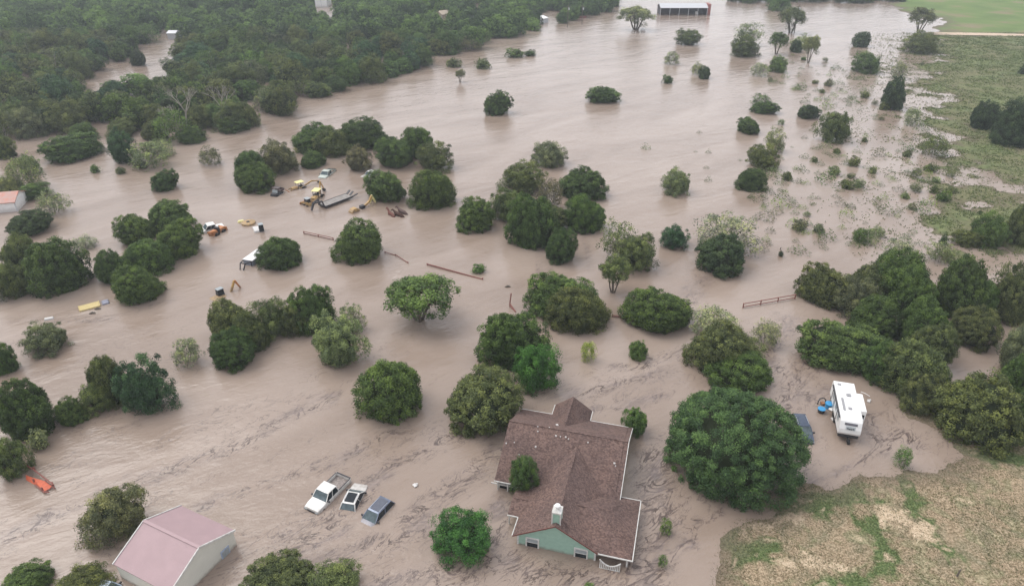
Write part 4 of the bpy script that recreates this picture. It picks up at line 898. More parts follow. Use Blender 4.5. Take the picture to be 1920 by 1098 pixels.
ct_.box((3.45, .5, 4.72), (.84, .94, .14)); ct_.box((3.45, .5, 4.87), (.6, .7, .18), top=.5); ct_.tube([(3.45, .5, 4.9), (3.45, .5, 5.15)], .16, 12); ct_.build('chimney_trim', M['trim'], cho)
cc_ = MB(); cc_.tube([(3.45, .5, 5.14), (3.45, .5, 5.3), (3.45, .5, 5.38)], [.24, .24, .1], 14); cc_.build('chimney_cap', M['rvwhite'], cho)
fl = MB(); fl.box((3.85, .9, 3.33), (.22, .5, .05), ry=.5); fl.build('flashing', M['trim'], cho)
vents = [(1203-3, 195), ]
vt = MB()
for zx, zy, s_ in ((420, 223, .3), (315, 258, .14), (378, 238, .12), (414, 283, .2), (438, 287, .12), (467, 289, .18), (482, 300, .14), (315, 232, .12), (303, 343, .2), (588, 318, .14), (143, 323, .16), (187, 318, .12), (213, 384, .12), (732, 432, .22), (738, 446, .12)):
    X0 = 900+zx/2.906; Y0 = 720+zy/2.906
    best = None
    for z in np.arange(1.3, 4.3, .02):          # nearest point of that sight line lying on a main slope
        p = P(X0, Y0, z*K)/K; a = p.x-.48; b = p.y-43.04; u = a*.9659-b*.2588; v = a*.2588+b*.9659
        zr = 4.22-abs(v-11.275)*.5238
        if best is None or abs(zr-z) < best[0]: best = (abs(zr-z), u, v, zr)
    vt.box((best[1], best[2], best[3]+.04), (s_*.85, s_*.75, .1), rz=zx)
vt.build('roof_vent', mat('pale_vent', (.5, .48, .46), .6), house)
pr = empty('fallen_porch_rail', (house.matrix_basis @ Vector((8.45, -.62, 0)))[:], R(-15), K)
tag(pr, 'broken white porch rail with an upswept curved top lying against the front porch corner', 'railing')
b = MB(); n_ = 12
for i in range(n_):
    u = -.85+1.7*i/(n_-1); b.box((u, 0, .15+.28*(u/.85)**2), (.09, .05, .62+.5*(u/.85)**2))
b.build('picket', M['trim'], pr)
b = MB(); pts = [(-.9+1.8*i/10, -.03, .45+.6*((i-5)/5)**2) for i in range(11)]; b.tube(pts, .06, 6); b.beam((-.9, -.03, -.05), (.9, -.03, -.05), .05, .16); b.build('rail', M['trim'], pr)
# crepe myrtle standing before the left wing of the roof
cm_ = tree('W', 'o2', 948, 848, 1012, 934, 'narrow tree with green and reddish foliage leaning over the left side of the brown roof', kzs=.9, cmax=1.7)
# ---------------------------------------------------------------- pink roofed metal building
gb = empty('metal_building', (-31.5, 44.35, 0), R(-25.6)); tag(gb, 'cream walled metal building with a dusty pink gable roof, lower left', 'building')
gl_, gw = 7.1, 7.7; zr_, ze_ = 3.75, 2.0
b = MB(); b.add([(-gl_/2, -gw/2, ze_), (gl_/2, -gw/2, ze_), (gl_/2, 0, zr_), (-gl_/2, 0, zr_), (gl_/2, gw/2, ze_), (-gl_/2, gw/2, ze_)] + [(-gl_/2, -gw/2, ze_-.08), (gl_/2, -gw/2, ze_-.08), (gl_/2, 0, zr_-.08), (-gl_/2, 0, zr_-.08), (gl_/2, gw/2, ze_-.08), (-gl_/2, gw/2, ze_-.08)],
    [(0, 1, 2, 3), (3, 2, 4, 5), (6, 9, 8, 7), (9, 11, 10, 8), (0, 6, 7, 1), (5, 4, 10, 11), (1, 7, 8, 2), (2, 8, 10, 4), (0, 3, 9, 6), (3, 5, 11, 9)])
rfo = b.build('roof', M['pinkroof'], gb); b = MB(); b.beam((-gl_/2, 0, zr_+.02), (gl_/2, 0, zr_+.02), .3, .05); b.build('ridge_cap', M['pinkroof'], rfo)
b = MB(); x = gl_/2-.12; y = gw/2-.12
b.add([(x, -y, -2), (x, y, -2), (x, y, 1.97), (x, 0, zr_-.09), (x, -y, 1.97)], [(0, 1, 2, 3, 4)]); b.add([(-x, -y, -2), (-x, y, -2), (-x, y, 1.97), (-x, 0, zr_-.09), (-x, -y, 1.97)], [(4, 3, 2, 1, 0)])
b.add([(-x, -y, -2), (x, -y, -2), (x, -y, 1.97), (-x, -y, 1.97)], [(0, 1, 2, 3)]); b.add([(-x, y, -2), (x, y, -2), (x, y, 1.97), (-x, y, 1.97)], [(3, 2, 1, 0)])
b.build('wall', M['creamrib'], gb)
for sx in (-1, 1):
    b = MB()
    for sy in (-1, 1): b.beam((sx*(gl_/2+.03), 0, zr_-.02), (sx*(gl_/2+.03), sy*(gw/2+.03), ze_-.03), .1, .2)
    b.build('rake_trim', M['trim'], gb)
b = MB(); b.box((x+.02, 2.35, .45), (.05, 1.0, 1.0)); wo = b.build('window', mat('bluish_frame', (.35, .42, .55), .5), gb); b = MB(); b.box((x+.05, 2.35, .42), (.03, .78, .8)); b.build('pane', M['grey'], wo)
# ---------------------------------------------------------------- vehicles
def ring(x, wb, wt, z0, z1, r=.1):
    zm = z0+(z1-z0)*.6
    return [(x, -wb, z0), (x, -wb, zm), (x, -wt, z1-r*.4), (x, -wt+r*1.6, z1), (x, wt-r*1.6, z1), (x, wt, z1-r*.4), (x, wb, zm), (x, wb, z0)]
def heading(front, rear): return math.atan2(front.y-rear.y, front.x-rear.x)
def wheels(root, xs, hw, r=.38):
    for x in xs:
        for s_ in (-1, 1):
            b = MB(); b.tube([(x, s_*(hw-.24), r), (x, s_*(hw-.01), r)], r, 16); wo = b.build('wheel', M['black'], root); b = MB(); b.tube([(x, s_*(hw-.03), r), (x, s_*(hw+.01), r)], r*.6, 12); b.build('rim', M['galv'], wo)
def cabin(root, belt, top, x0, x1, x2, x3, wb, wt, paint, sunroof=None, inset=.03):
    """greenhouse: glass shell, painted roof and pillars; x0 rear base, x1 rear top, x2 front top, x3 front base"""
    b = MB(); b.add([(x0, -wb, belt), (x3, -wb, belt), (x3, wb, belt), (x0, wb, belt), (x1, -wt, top-.03), (x2, -wt, top-.03), (x2, wt, top-.03), (x1, wt, top-.03)], [(0, 1, 5, 4), (2, 3, 7, 6), (4, 5, 6, 7)])
    b.build('side_window', M['glass'], root)
    b = MB(); b.add([(x3, -wb+.02, belt), (x3, wb-.02, belt), (x2, wt-.02, top-.03), (x2, -wt+.02, top-.03)], [(0, 1, 2, 3)]); b.build('windscreen', M['wglass'], root)
    b = MB(); b.add([(x0, -wb+.02, belt), (x0, wb-.02, belt), (x1, wt-.02, top-.03), (x1, -wt+.02, top-.03)], [(3, 2, 1, 0)]); b.build('rear_window', M['wglass'], root)
    b = MB(); b.loft([ring(x1-.06, wt*.96, wt*.94, top-.05, top-.01, .05), ring(x1+.1, wt+.02, wt+.01, top-.05, top+.03, .06), ring((x1+x2)/2, wt+.03, wt+.02, top-.05, top+.06, .06), ring(x2-.1, wt+.02, wt+.01, top-.05, top+.03, .06), ring(x2+.05, wt*.96, wt*.94, top-.05, top-.01, .05)])
    ro = b.build('roof', paint, root, smooth=True)
    if sunroof:
        b = MB(); b.box(((x1+x2)/2, 0, top+.065), ((x2-x1)*.84, wt*1.5, .02)); b.build('sunroof', sunroof, ro)
    b = MB()
    for s_ in (-1, 1):
        b.beam((x3, s_*wb, belt), (x2, s_*(wt+.01), top-.02), .07, .06); b.beam((x0, s_*wb, belt), (x1, s_*(wt+.01), top-.02), .1, .08); xm = (x0+x3)/2; xt = (x1+x2)/2
        b.beam((xm, s_*(wb+.005), belt), (xt, s_*(wt+.015), top-.02), .06, .03)
    b.build('pillar', paint, root)
    b = MB()
    for s_ in (-1, 1): b.box((x3-.25, s_*(wb+.16), belt+.08), (.14, .26, .2))
    b.build('wing_mirror', M['dark'], root, bevel=.03)
def pickup(name, label, loc, rz, dz, paint, L_=5.7, group=None, scale=1):
    root = empty(name, (loc.x, loc.y, -dz), rz, scale); tag(root, label, 'pickup truck', group)
    h = L_/2; b = MB()
    b.loft([ring(h, .78, .72, .45, .85), ring(h-.06, .92, .86, .42, 1.02), ring(h-.5, .98, .92, .4, 1.1), ring(h-1.35, 1.0, .95, .4, 1.16), ring(h-1.36, 1.0, .95, .4, 1.12), ring(h-3.3, 1.0, .97, .4, 1.12)]); b.build('body', paint, root, smooth=True)
    bed = MB(); xb0, xb1 = -h+.02, h-3.3
    for s_ in (-1, 1): bed.box(((xb0+xb1)/2, s_*.95, .83), (xb1-xb0, .1, .72))
    bed.box((xb0+.05, 0, .83), (.08, 1.84, .7)); bo = bed.build('bed', paint, root, bevel=.02)
    b = MB(); b.box(((xb0+xb1)/2+.04, 0, .78), (xb1-xb0-.14, 1.78, .06)); b.box((xb1-.03, 0, .98), (.04, 1.78, .36)); b.build('bed_liner', mat('silted_bed', (.28, .24, .22), .7, var=.5, scale=5), bo)
    b = MB(); b.beam((xb0+.1, .96, 1.22), (xb1, .96, 1.22), .08, .07); b.beam((xb0+.04, -.9, 1.22), (xb0+.04, .96, 1.22), .12, .08); b.beam((xb0+.1, -.955, 1.21), (xb1, -.955, 1.21), .07, .05); b.build('bed_rail', M['dark'], bo)
    cabin(root, 1.11, 1.82, h-3.3, h-3.12, h-1.95, h-1.3, .93, .78, paint)
    b = MB()
    for s_ in (-1, 1): b.box((h-.02, s_*.7, .78), (.12, .34, .16))
    b.build('headlight', M['grey'], root); b = MB(); b.box((h+.03, 0, .72), (.06, .9, .26)); b.build('grille', M['dark'], root)
    wheels(root, (h-.95, -h+1.15), 1.0, .4)
    return root
def suv(name, label, loc, rz, dz, paint, sun, L_=4.6, rear=1.0, pitch=0):
    root = empty(name, (loc.x, loc.y, -dz), rz); root.rotation_euler = (0, pitch, rz); tag(root, label, 'car'); h = L_/2; b = MB()
    b.loft([ring(h, .66, .6, .35, .72), ring(h-.1, .84, .78, .3, .88), ring(h-.6, .91, .84, .3, .98), ring(h-1.2, .93, .87, .3, 1.04), ring(-h+.5, .93, .87, .3, 1.05), ring(-h+.08, .88, .8, .35, 1.0), ring(-h, .8, .74, .4, .9)]); b.build('body', paint, root, smooth=True)
    cabin(root, 1.03, 1.62, -h+.12, -h+.62*rear, h-1.85, h-1.05, .86, .68, paint, sun)
    b = MB()
    for s_ in (-1, 1): b.box((h-.12, s_*.68, .72), (.2, .26, .14))
    b.build('headlight', M['grey'], root); wheels(root, (h-.9, -h+.9), .93, .35)
    b = MB()
    for s_ in (-1, 1): b.tube([(-h+.9, s_*.6, 1.68), (-h+1.0, s_*.6, 1.72), (h-2.2, s_*.6, 1.72), (h-2.1, s_*.6, 1.68)], .02, 5)
    b.build('roof_rail', M['galv'], root)
    return root
c_ = (P(588, 950, .3)+P(640, 897, .3))/2; pickup('pickup_truck', 'white crew cab pickup, bonnet toward the viewer, its open bed silted brown', c_, heading(P(591, 950, .3), P(643, 898, .3)), .66, M['white'], 5.25)
c_ = P(664, 927, .3); suv('hatchback_car', 'small white car with a dark sunroof, tail under water beside the pickup', c_, heading(P(672, 905, .3), P(649, 948, .3)), .93, M['white'], mat('black_sunroof', (.025, .03, .035), .7, spec=.15), 3.9, pitch=-.07)
c_ = P(704, 957, .4); suv('estate_car', 'silver blue car with a long dark roof panel, rightmost of the three parked cars', c_, heading(P(684, 977, .4), P(722, 937, .4)), .98, M['silver'], mat('dark_roof_panel', (.09, .1, .13), .3), 4.35, .8)
c_ = P(1504, 801, .5); suv('blue_car', 'dark blue car mostly hidden under the giant oak, its light windscreen showing', c_, heading(P(1512, 830, .5), P(1488, 772, .5)), .45, M['bluecar'], None, 4.6)
c_ = P(190, 1098, .8); suv('light_blue_car', 'pale blue car behind the trees at the bottom edge left of the pink roofed building', c_, heading(P(215, 1102, .8), P(170, 1092, .8)), .9, mat('pale_blue_paint', (.45, .53, .62), .25), None, 4.5)
c_ = P(697, 326, .2); pickup('pickup_truck', 'white pickup half sunk between the brownish oak and the smooth round juniper', c_, heading(P(682, 328), P(708, 320)), .95, M['white'], 5.2)
c_ = P(613, 325, .2); pickup('pickup_truck', 'dull green and white pickup in the flood above the yellow backhoe', c_, heading(P(606, 330), P(622, 318)), .85, mat('greenish_white_paint', (.45, .5, .45), .4), 5.4)
# camper
cv = empty('camper_trailer', (37.55, 61.15, .45), math.atan2(7.49, 2.09)-math.pi/2); tag(cv, 'long white camper trailer with a slide out side, parked at the water edge', 'camper')
CL, CW_, CHh = 7.9, 2.35, 2.55
b = MB(); b.loft([[(.02, .1, .5), (CW_-.02, .1, .5), (CW_-.02, -.08, 1.25), (CW_-.05, .3, CHh-.25), (CW_-.1, .75, CHh), (.1, .75, CHh), (.05, .3, CHh-.25), (.02, -.08, 1.25)],
                  ], cap=False) if False else None
prof = [(.15, .5), (-.05, .85), (.0, 1.35), (.35, CHh-.3), (.85, CHh), (CL-.25, CHh), (CL, CHh-.2), (CL, .5)]
b = MB(); n_ = len(prof); vs = [(0, y, z) for y, z in prof]+[(CW_, y, z) for y, z in prof]
b.add(vs, [tuple(range(n_)), tuple(range(2*n_-1, n_-1, -1))]+[(i, i+n_, (i+1) % n_+n_, (i+1) % n_) for i in range(n_)]); b.build('body', M['rvwhite'], cv, bevel=.06)
b = MB(); b.box((CW_+.3, 4.0, 1.62), (.7, 3.4, 1.9)); so_ = b.build('slide_out', M['rvwhite'], cv, bevel=.05); b = MB(); b.box((CW_+.3, 2.29, 1.75), (.42, .03, .55)); b.build('window', M['glass'], so_)
b = MB(); b.box((CW_/2, .2, 1.98), (1.35, .05, .28), rx=-.34); b.build('front_window', mat('dark_grey_vinyl', (.13, .13, .15), .4), cv)
b = MB(); b.box((CW_/2, .005, 1.55), (1.0, .05, .42), rx=-.2); lo = b.build('emblem_panel', mat('pale_grey_panel', (.45, .5, .52), .4), cv)
b = MB()
for i in range(4): b.box((CW_/2-.3+.2*i, -.04, 1.45+.05*abs(i-1.5)), (.17, .03, .12), rx=-.2)
b.build('emblem_stripe', M['dark'], lo)
b = MB(); b.box((.55, 3.1, CHh+.05), (.26, 2.3, .1)); b.box((1.35, 5.0, CHh+.08), (.5, .45, .14)); b.box((1.2, 2.4, CHh+.06), (.4, .4, .1)); b.box((.55, 7.0, CHh+.05), (.4, .3, .1))
b.build('roof_unit', mat('grey_roof_unit', (.3, .3, .31), .6), cv, bevel=.03)
b = MB(); b.box((CW_/2, 3.9, .3), (CW_-.2, CL-.4, .4)); b.build('chassis', M['dark'], cv)
b = MB()
for y in (3.4, 4.3):
    for x in (.2, CW_-.2): b.tube([(x-.12, y, -.1), (x+.12, y, -.1)], .36, 14)
b.build('wheel', M['black'], cv)
b = MB(); b.tube([(CW_/2, -.15, -.3), (CW_/2+.25, -.15, -.3)], .33, 14); b.beam((CW_/2, .2, .1), (CW_/2, -.5, 0), .12, .1); b.build('jack_wheel', M['black'], cv)
b = MB()
for y, w_ in ((1.6, .7), (3.6, .8), (5.8, .7)): b.box((-.01, y, 1.6), (.04, w_, .55))
b.box((-.015, 4.9, 1.2), (.04, .65, 1.5)); b.build('window', M['grey'], cv)
b = MB(); b.tube([(-.1, .8, 2.35), (-.1, 7, 2.35)], .09, 8); b.beam((-.1, 2.2, .9), (-.08, 2.4, 2.3), .06); b.beam((-.1, 6.2, .9), (-.08, 6.4, 2.3), .06); b.build('awning', M['dark'], cv)
# things floating by the camper
def barrel(px, py, label, lid, body, r=.3, h=.55):
    p = P(px, py); o = empty('storage_tub', (p.x, p.y, 0)); tag(o, label, 'tub'); b = MB(); b.tube([(0, 0, -.3), (0, 0, h-.06)], [r*.85, r], 14); b.build('tub', body, o); b = MB(); b.tube([(0, 0, h-.06), (0, 0, h)], r*1.1, 14); b.build('lid', lid, o)
barrel(1539, 772, 'bright blue topped dark tub standing alone left of the camper', M['blue'], M['dark'], .42)
barrel(1553, 764, 'larger bright blue tub against the camper side', M['blue'], M['blue'], .45, .7)
p = P(1540, 756); ar = empty('wheelbarrow', (p.x, p.y, 0), .2); tag(ar, 'dark arched frame over rusty legs sticking out of the water left of the camper', 'yard frame')
b = MB(); b.tube([(-.55, 0, -.3), (-.5, 0, .5), (-.25, .1, .75), (.25, .1, .75), (.5, 0, .5), (.55, 0, -.3)], .07, 6); b.build('frame', M['dark'], ar); b = MB(); b.box((0, -.2, .2), (.4, .5, .25)); b.build('seat', M['orange'], ar, bevel=.05)
for px, py, lb in ((1558, 767, 'white tray lying on the blue tub beside the camper'), (1562, 785, 'white plastic jug afloat at the camper side'), (1629, 751, 'white sheet of scrap on the mud right of the camper'), (778, 909, 'small white scrap floating alone right of the parked cars')):
    p = P(px, py, .1 if '1558' not in str(px) else .75); o = MB(); o.box((0, 0, 0), (.5, .38, .12), rz=random.uniform(0, 3)); o.box((.2, .1, .08), (.2, .2, .14)); ob = o.build('debris_scrap', M['rvwhite'], None, bevel=.03); ob.location = p; tag(ob, lb, 'debris')
p = P(1622, 740, .3); b = MB(); b.tube([(-.4, .4, .2), (0, 0, .22), (.4, -.4, .1)], .045, 6); ob = b.build('pipe_scrap', M['rvwhite']); ob.location = p; tag(ob, 'thin white pipe lying across the mud at the far corner of the camper slide out', 'pipe')
# ---------------------------------------------------------------- machines
def armseg(mb, a, b, w0, w1, t=.22):
    a, b = Vector(a), Vector(b); d = (b-a).normalized(); up = Vector((0, 1, 0)).cross(d).normalized(); y = Vector((0, t/2, 0))
    vs = [a+up*w0/2-y, a-up*w0/2-y, b-up*w1/2-y, b+up*w1/2-y, a+up*w0/2+y, a-up*w0/2+y, b-up*w1/2+y, b+up*w1/2+y]
    mb.add(vs, [(0, 1, 2, 3), (7, 6, 5, 4), (0, 3, 7, 4), (1, 5, 6, 2), (0, 4, 5, 1), (3, 2, 6, 7)])
def backhoe(label, px, py, rz, dz, sc_, arm, paint=None):
    p = P(px, py); root = empty('backhoe_loader', (p.x, p.y, -dz), rz, sc_); tag(root, label, 'backhoe'); pt = paint or M['yellow']
    b = MB(); b.box((1.3, 0, 1.25), (1.7, .9, .8), top=.9); b.box((.0, 0, .95), (2.0, 1.1, .4)); b.build('bonnet', pt, root, bevel=.08)
    b = MB()
    for sx in (-.75, .6):
        for sy in (-.6, .6): b.beam((sx, sy, 1.0), (sx*.9, sy*.95, 2.55), .09)
    b.build('canopy_post', M['dark'], root); b = MB(); b.box((-.08, 0, 2.62), (2.0, 1.6, .14), top=.92); b.build('canopy', M['canopy'], root, bevel=.05)
    b = MB(); b.box((-.25, 0, 1.4), (.5, .5, .15)); b.box((-.48, 0, 1.75), (.12, .5, .6)); b.build('seat', M['black'], root, bevel=.04)
    for x, r in ((-.75, .72), (1.75, .5)):
        for s_ in (-1, 1):
            b = MB(); b.tube([(x, s_*.62, r), (x, s_*1.0, r)], r, 18); wo = b.build('wheel', M['black'], root); b = MB(); b.tube([(x, s_*.9, r), (x, s_*1.02, r)], r*.5, 12); b.build('rim', pt, wo)
    b = MB()
    for s_ in (-.55, .55): armseg(b, (.7, s_, 1.5), (2.4, s_, 1.35), .25, .22, .12); armseg(b, (2.4, s_, 1.35), (3.1, s_, .7), .25, .2, .12)
    b.build('loader_arm', pt, root); b = MB(); b.prism([(3.0, .5), (3.7, .45), (3.75, .55), (3.3, .75), (3.2, 1.25), (3.05, 1.25)], -1.0, 1.0); b.build('loader_bucket', M['orange'], root)
    b = MB(); armseg(b, arm[0], arm[1], .42, .3); b.build('boom', pt, root); b = MB(); armseg(b, arm[1], arm[2], .32, .2, .18); b.build('dipper', pt, root)
    q = Vector(arm[2]); b = MB(); b.prism([(q.x-.1, q.z), (q.x+.2, q.z), (q.x+.1, q.z-.55), (q.x-.45, q.z-.5)], -.3, .3); b.build('rear_bucket', M['dark'], root)
def hd(x0, y0, x1, y1): return heading(P(x0, y0), P(x1, y1))
backhoe('yellow backhoe with its rear arm folded into a tall arch, nearest the gooseneck trailer', 595, 370, hd(578, 384, 602, 362), .95, 1.0, ((-1.4, 0, 1.1), (-2.2, 0, 3.6), (-3.5, 0, 1.6)))
backhoe('yellow canopied backhoe with its arm stretched low to the right, furthest from the viewer', 562, 352, hd(548, 354, 584, 344), 1.0, .9, ((-1.3, 0, 1.3), (-3.2, 0, 2.0), (-5.0, 0, 1.6)))
# skid steer
p = P(578, 384); sk = empty('skid_steer', (p.x, p.y, -.7), hd(566, 378, 590, 388), .95); tag(sk, 'yellow and black skid loader directly left of the gooseneck trailer', 'loader')
b = MB(); b.box((0, 0, .9), (2.2, 1.0, .9), top=.9); b.build('body', M['yellow'], sk, bevel=.08); b = MB(); b.box((.1, 0, 1.7), (1.2, .95, .9), top=.88); b.build('cab', M['dark'], sk, bevel=.05)
b = MB(); b.box((.1, 0, 2.2), (1.25, 1.0, .1)); b.build('cab_roof', M['grey'], sk)
b = MB()
for s_ in (-.72, .72): armseg(b, (-1.1, s_, 1.6), (1.3, s_, 1.2), .3, .22, .16); armseg(b, (1.3, s_, 1.2), (1.6, s_, .6), .25, .2, .14)
b.build('lift_arm', M['yellow'], sk); b = MB(); b.prism([(1.5, .5), (2.3, .45), (2.3, .55), (1.8, .8), (1.65, 1.2), (1.5, 1.2)], -.95, .95); b.build('bucket', M['orange'], sk)
b = MB()
for x in (-.6, .6):
    for s_ in (-1, 1): b.tube([(x, s_*.55, .45), (x, s_*.85, .45)], .45, 14)
b.build('wheel', M['black'], sk)
# utility cart
p = P(520, 364); uc = empty('utility_cart', (p.x, p.y, -.55), hd(512, 368, 530, 356), 1.05); tag(uc, 'black open sided utility cart with a boxy roof right of the round juniper', 'utility cart')
b = MB(); b.box((.9, 0, .85), (1.1, 1.4, .5), top=.85); b.box((-.2, 0, .6), (1.3, 1.45, .25)); b.build('body', M['dark'], uc, bevel=.06)
b = MB(); b.box((-1.15, 0, .95), (1.0, 1.4, .12)); b.box((-1.15, .68, 1.15), (1.0, .06, .35)); b.box((-1.15, -.68, 1.15), (1.0, .06, .35)); b.box((-1.65, 0, 1.15), (.06, 1.4, .35)); b.build('cargo_bed', mat('rusty_black', (.08, .05, .045), .7), uc)
b = MB()
for sx, tx in ((.55, .3), (-.6, -.55)):
    for s_ in (-.65, .65): b.beam((sx, s_, .8), (tx, s_*.92, 1.85), .07)
b.build('roll_bar', M['dark'], uc); b = MB(); b.box((-.12, 0, 1.88), (1.1, 1.35, .07)); b.build('roof', mat('dusty_black_roof', (.1, .08, .08), .6), uc)
b = MB(); b.box((.62, 0, 1.3), (.03, 1.15, .7), ry=-.3); b.build('windscreen', M['grey'], uc); wheels(uc, (1.0, -1.0), .8, .36)
# gooseneck flatbed
a_ = P(604, 386, .35); b_ = P(655, 367, .35); gt = empty('gooseneck_trailer', ((a_.x+b_.x)/2, (a_.y+b_.y)/2, .0), heading(a_, b_)); tag(gt, 'long flat gooseneck trailer with grey boards and black steel frame', 'trailer'); Lg = (a_-b_).length
b = MB(); b.box((0, 0, .52), (Lg-.3, 2.1, .08)); b.build('deck', M['deck'], gt)
b = MB()
for s_ in (-1, 1): b.box((0, s_*1.14, .45), (Lg, .16, .3))
b.box((Lg/2, 0, .45), (.25, 2.3, .35)); b.build('frame', M['dark'], gt)
b = MB()
for s_ in (-.75, .75): b.beam((Lg/2, s_, .5), (Lg/2+.35, s_*.8, 1.7), .22, .28); b.beam((Lg/2+.35, s_*.8, 1.65), (Lg/2+1.9, s_*.25, 1.55), .2, .26); b.beam((Lg/2+1.9, s_*.25, 1.6), (Lg/2+2.6, s_*.1, .2), .2, .22)
b.build('gooseneck', M['dark'], gt)
b = MB()
for s_ in (-.8, .2): b.beam((-Lg/2, s_, .55), (-Lg/2-.9, s_, 1.15), .5, .12)
b.beam((-Lg/2, 1.1, .5), (-Lg/2-1.3, 1.1, .7), .3, .15); b.build('ramp', M['dark'], gt)
# white box trailer with its black neck
bt = empty('box_trailer', P(466, 497), hd(492, 478, 466, 497)); tag(bt, 'white topped box trailer with a black arched hitch, half behind a juniper', 'trailer')
b = MB(); b.box((2.0, 0, -.1), (4.0, 1.9, 2.1)); b.build('box', mat('slate_panel', (.2, .23, .28), .5), bt, bevel=.05); b = MB(); b.box((2.0, 0, .98), (4.1, 1.96, .08)); b.build('roof', M['rvwhite'], bt)
b = MB()
for s_ in (-.8, .8): b.beam((0, s_, .85), (-1.3, s_*.6, 1.0), .12, .16); b.beam((-1.3, s_*.6, 1.0), (-1.9, s_*.4, -.1), .12, .18)
b.beam((-1.3, -.5, 1.0), (-1.3, .5, 1.0), .12, .16); b.beam((-.2, -.8, -.2), (-.2, -.8, .9), .12); b.build('gooseneck', M['dark'], bt)
# white truck with an orange loader
p = P(392, 432); wt = empty('service_truck', (p.x, p.y, -.9), hd(370, 432, 404, 424)); tag(wt, 'white cab truck swamped beside the left island of junipers', 'truck')
b = MB(); b.loft([ring(1.9, .8, .75, .5, 1.0), ring(1.7, .95, .9, .5, 1.3), ring(.9, 1.0, .92, .5, 1.45), ring(-.6, 1.0, .92, .5, 1.45)]); b.build('body', M['white'], wt, smooth=True); cabin(wt, 1.44, 2.15, -1.2, -1.1, .2, .8, .92, .8, M['white']); b = MB(); b.box((-1.9, 0, 1.15), (1.6, 1.9, .5)); b.build('service_body', M['white'], wt, bevel=.05); wheels(wt, (1.2, -1.6), 1.0, .42)
p = P(408, 436); ol = empty('orange_loader', (p.x, p.y, -.4), hd(400, 440, 424, 426)); tag(ol, 'rusty orange loader machine right of the swamped white cab truck', 'loader')
b = MB(); b.box((-.9, 0, .7), (1.5, 1.3, .9), top=.8); b.box((1.0, 0, .8), (1.6, 1.1, .9), top=.75); b.build('body', M['orange'], ol, bevel=.1)
b = MB(); b.box((.1, .1, 1.1), (.5, .9, 1.0)); b.build('engine', M['dark'], ol); b = MB(); armseg(b, (1.2, .3, 1.1), (2.6, .3, 1.5), .35, .3, .4); b.prism([(-1.8, .3), (-1.6, 1.1), (-1.4, 1.1), (-1.3, .3)], -.9, .9); b.build('blade', M['orange'], ol)
b = MB()
for x in (-.8, .9):
    for s_ in (-1, 1): b.tube([(x, s_*.6, .35), (x, s_*.95, .35)], .5, 14)
b.build('wheel', M['black'], ol)
# drowned excavators
def excavator(label, px, py, rz, dz, parts, house_mat, cabm):
    p = P(px, py); o = empty('excavator', (p.x, p.y, -dz), rz); tag(o, label, 'excavator')
    b = MB(); b.box((-.2, 0, 1.15), (2.4, 1.9, .8), top=.88); b.tube([(-1.3, -.9, 1.1), (-1.3, .9, 1.1)], .42, 12); b.build('engine_house', house_mat, o, bevel=.12)
    b = MB(); b.box((.5, .45, 1.9), (1.1, .9, 1.3), top=.88); co = b.build('cab', cabm, o, bevel=.06); b = MB(); b.box((.5, .45, 2.58), (1.05, .88, .07)); b.build('cab_roof', M['grey'], co)
    b = MB()
    for s_ in (-.85, .85): b.box((0, s_, .35), (3.0, .42, .6))
    b.build('track', M['black'], o, bevel=.15)
    if parts:
        b = MB(); armseg(b, parts[0], parts[1], .4, .32); b.build('boom', M['yellow'], o); b = MB(); armseg(b, parts[1], parts[2], .34, .2); b.build('dipper', M['orange'], o)
    return o
excavator('mini excavator sunk to its cab, bent arm rising from the water beside it', 411, 556, hd(436, 545, 411, 556), 1.5, ((1.6, 0, .6), (3.0, 0, 3.1), (3.9, 0, 1.2)), M['yellow'], M['glass'])
excavator('white bodied excavator with a dark cab, drowned right of the round yellow one', 485, 432, hd(488, 436, 480, 420), 1.15, None, M['rvwhite'], M['glass'])
# round yellow tank and pale hood
p = P(466, 419); tk = empty('sunken_yellow_machine', (p.x, p.y, 0), .2); tag(tk, 'round yellow machine top with a dark hub, washed over by the flood', 'machine')
b = MB(); b.tube([(0, 0, -.4), (0, 0, .3), (0, 0, .45)], [1.35, 1.3, .9], 24); b.build('housing', M['yellow'], tk, smooth=True); b = MB(); b.tube([(0, -.2, .4), (0, -.2, .56)], .3, 12); b.build('hub', M['dark'], tk); b = MB(); b.box((-1.5, 1.1, .1), (1.4, .7, .5), rz=.2, top=.7); b.build('hood', M['canopy'], tk, bevel=.12)
# tipped yellow excavator beside the round juniper
p = P(668, 395); te = empty('sunken_excavator', (p.x, p.y, 0), hd(697, 381, 655, 398)); tag(te, 'mostly drowned yellow machine with a raised folded arm, right of the gooseneck trailer', 'excavator')
b = MB(); b.prism([(-1.6, -.3), (-1.5, .3), (-1.0, .75), (-.2, .8), (.4, .4), (.6, -.3)], -.6, .6); b.build('body', M['yellow'], te, bevel=.1); b = MB(); b.box((1.6, 0, .25), (.9, .9, .8)); b.build('engine', M['dark'], te, bevel=.08)
b = MB(); armseg(b, (2.2, 0, .3), (3.6, 0, .9), .4, .35, .35); armseg(b, (3.4, 0, .7), (4.3, 0, 1.9), .35, .35, .3); b.build('boom', M['yellow'], te); b = MB(); armseg(b, (4.2, 0, 1.9), (5.1, 0, .2), .4, .3, .3); armseg(b, (4.0, .4, .2), (4.6, .4, 1.3), .3, .2, .2); b.build('dipper', M['canopy'], te)
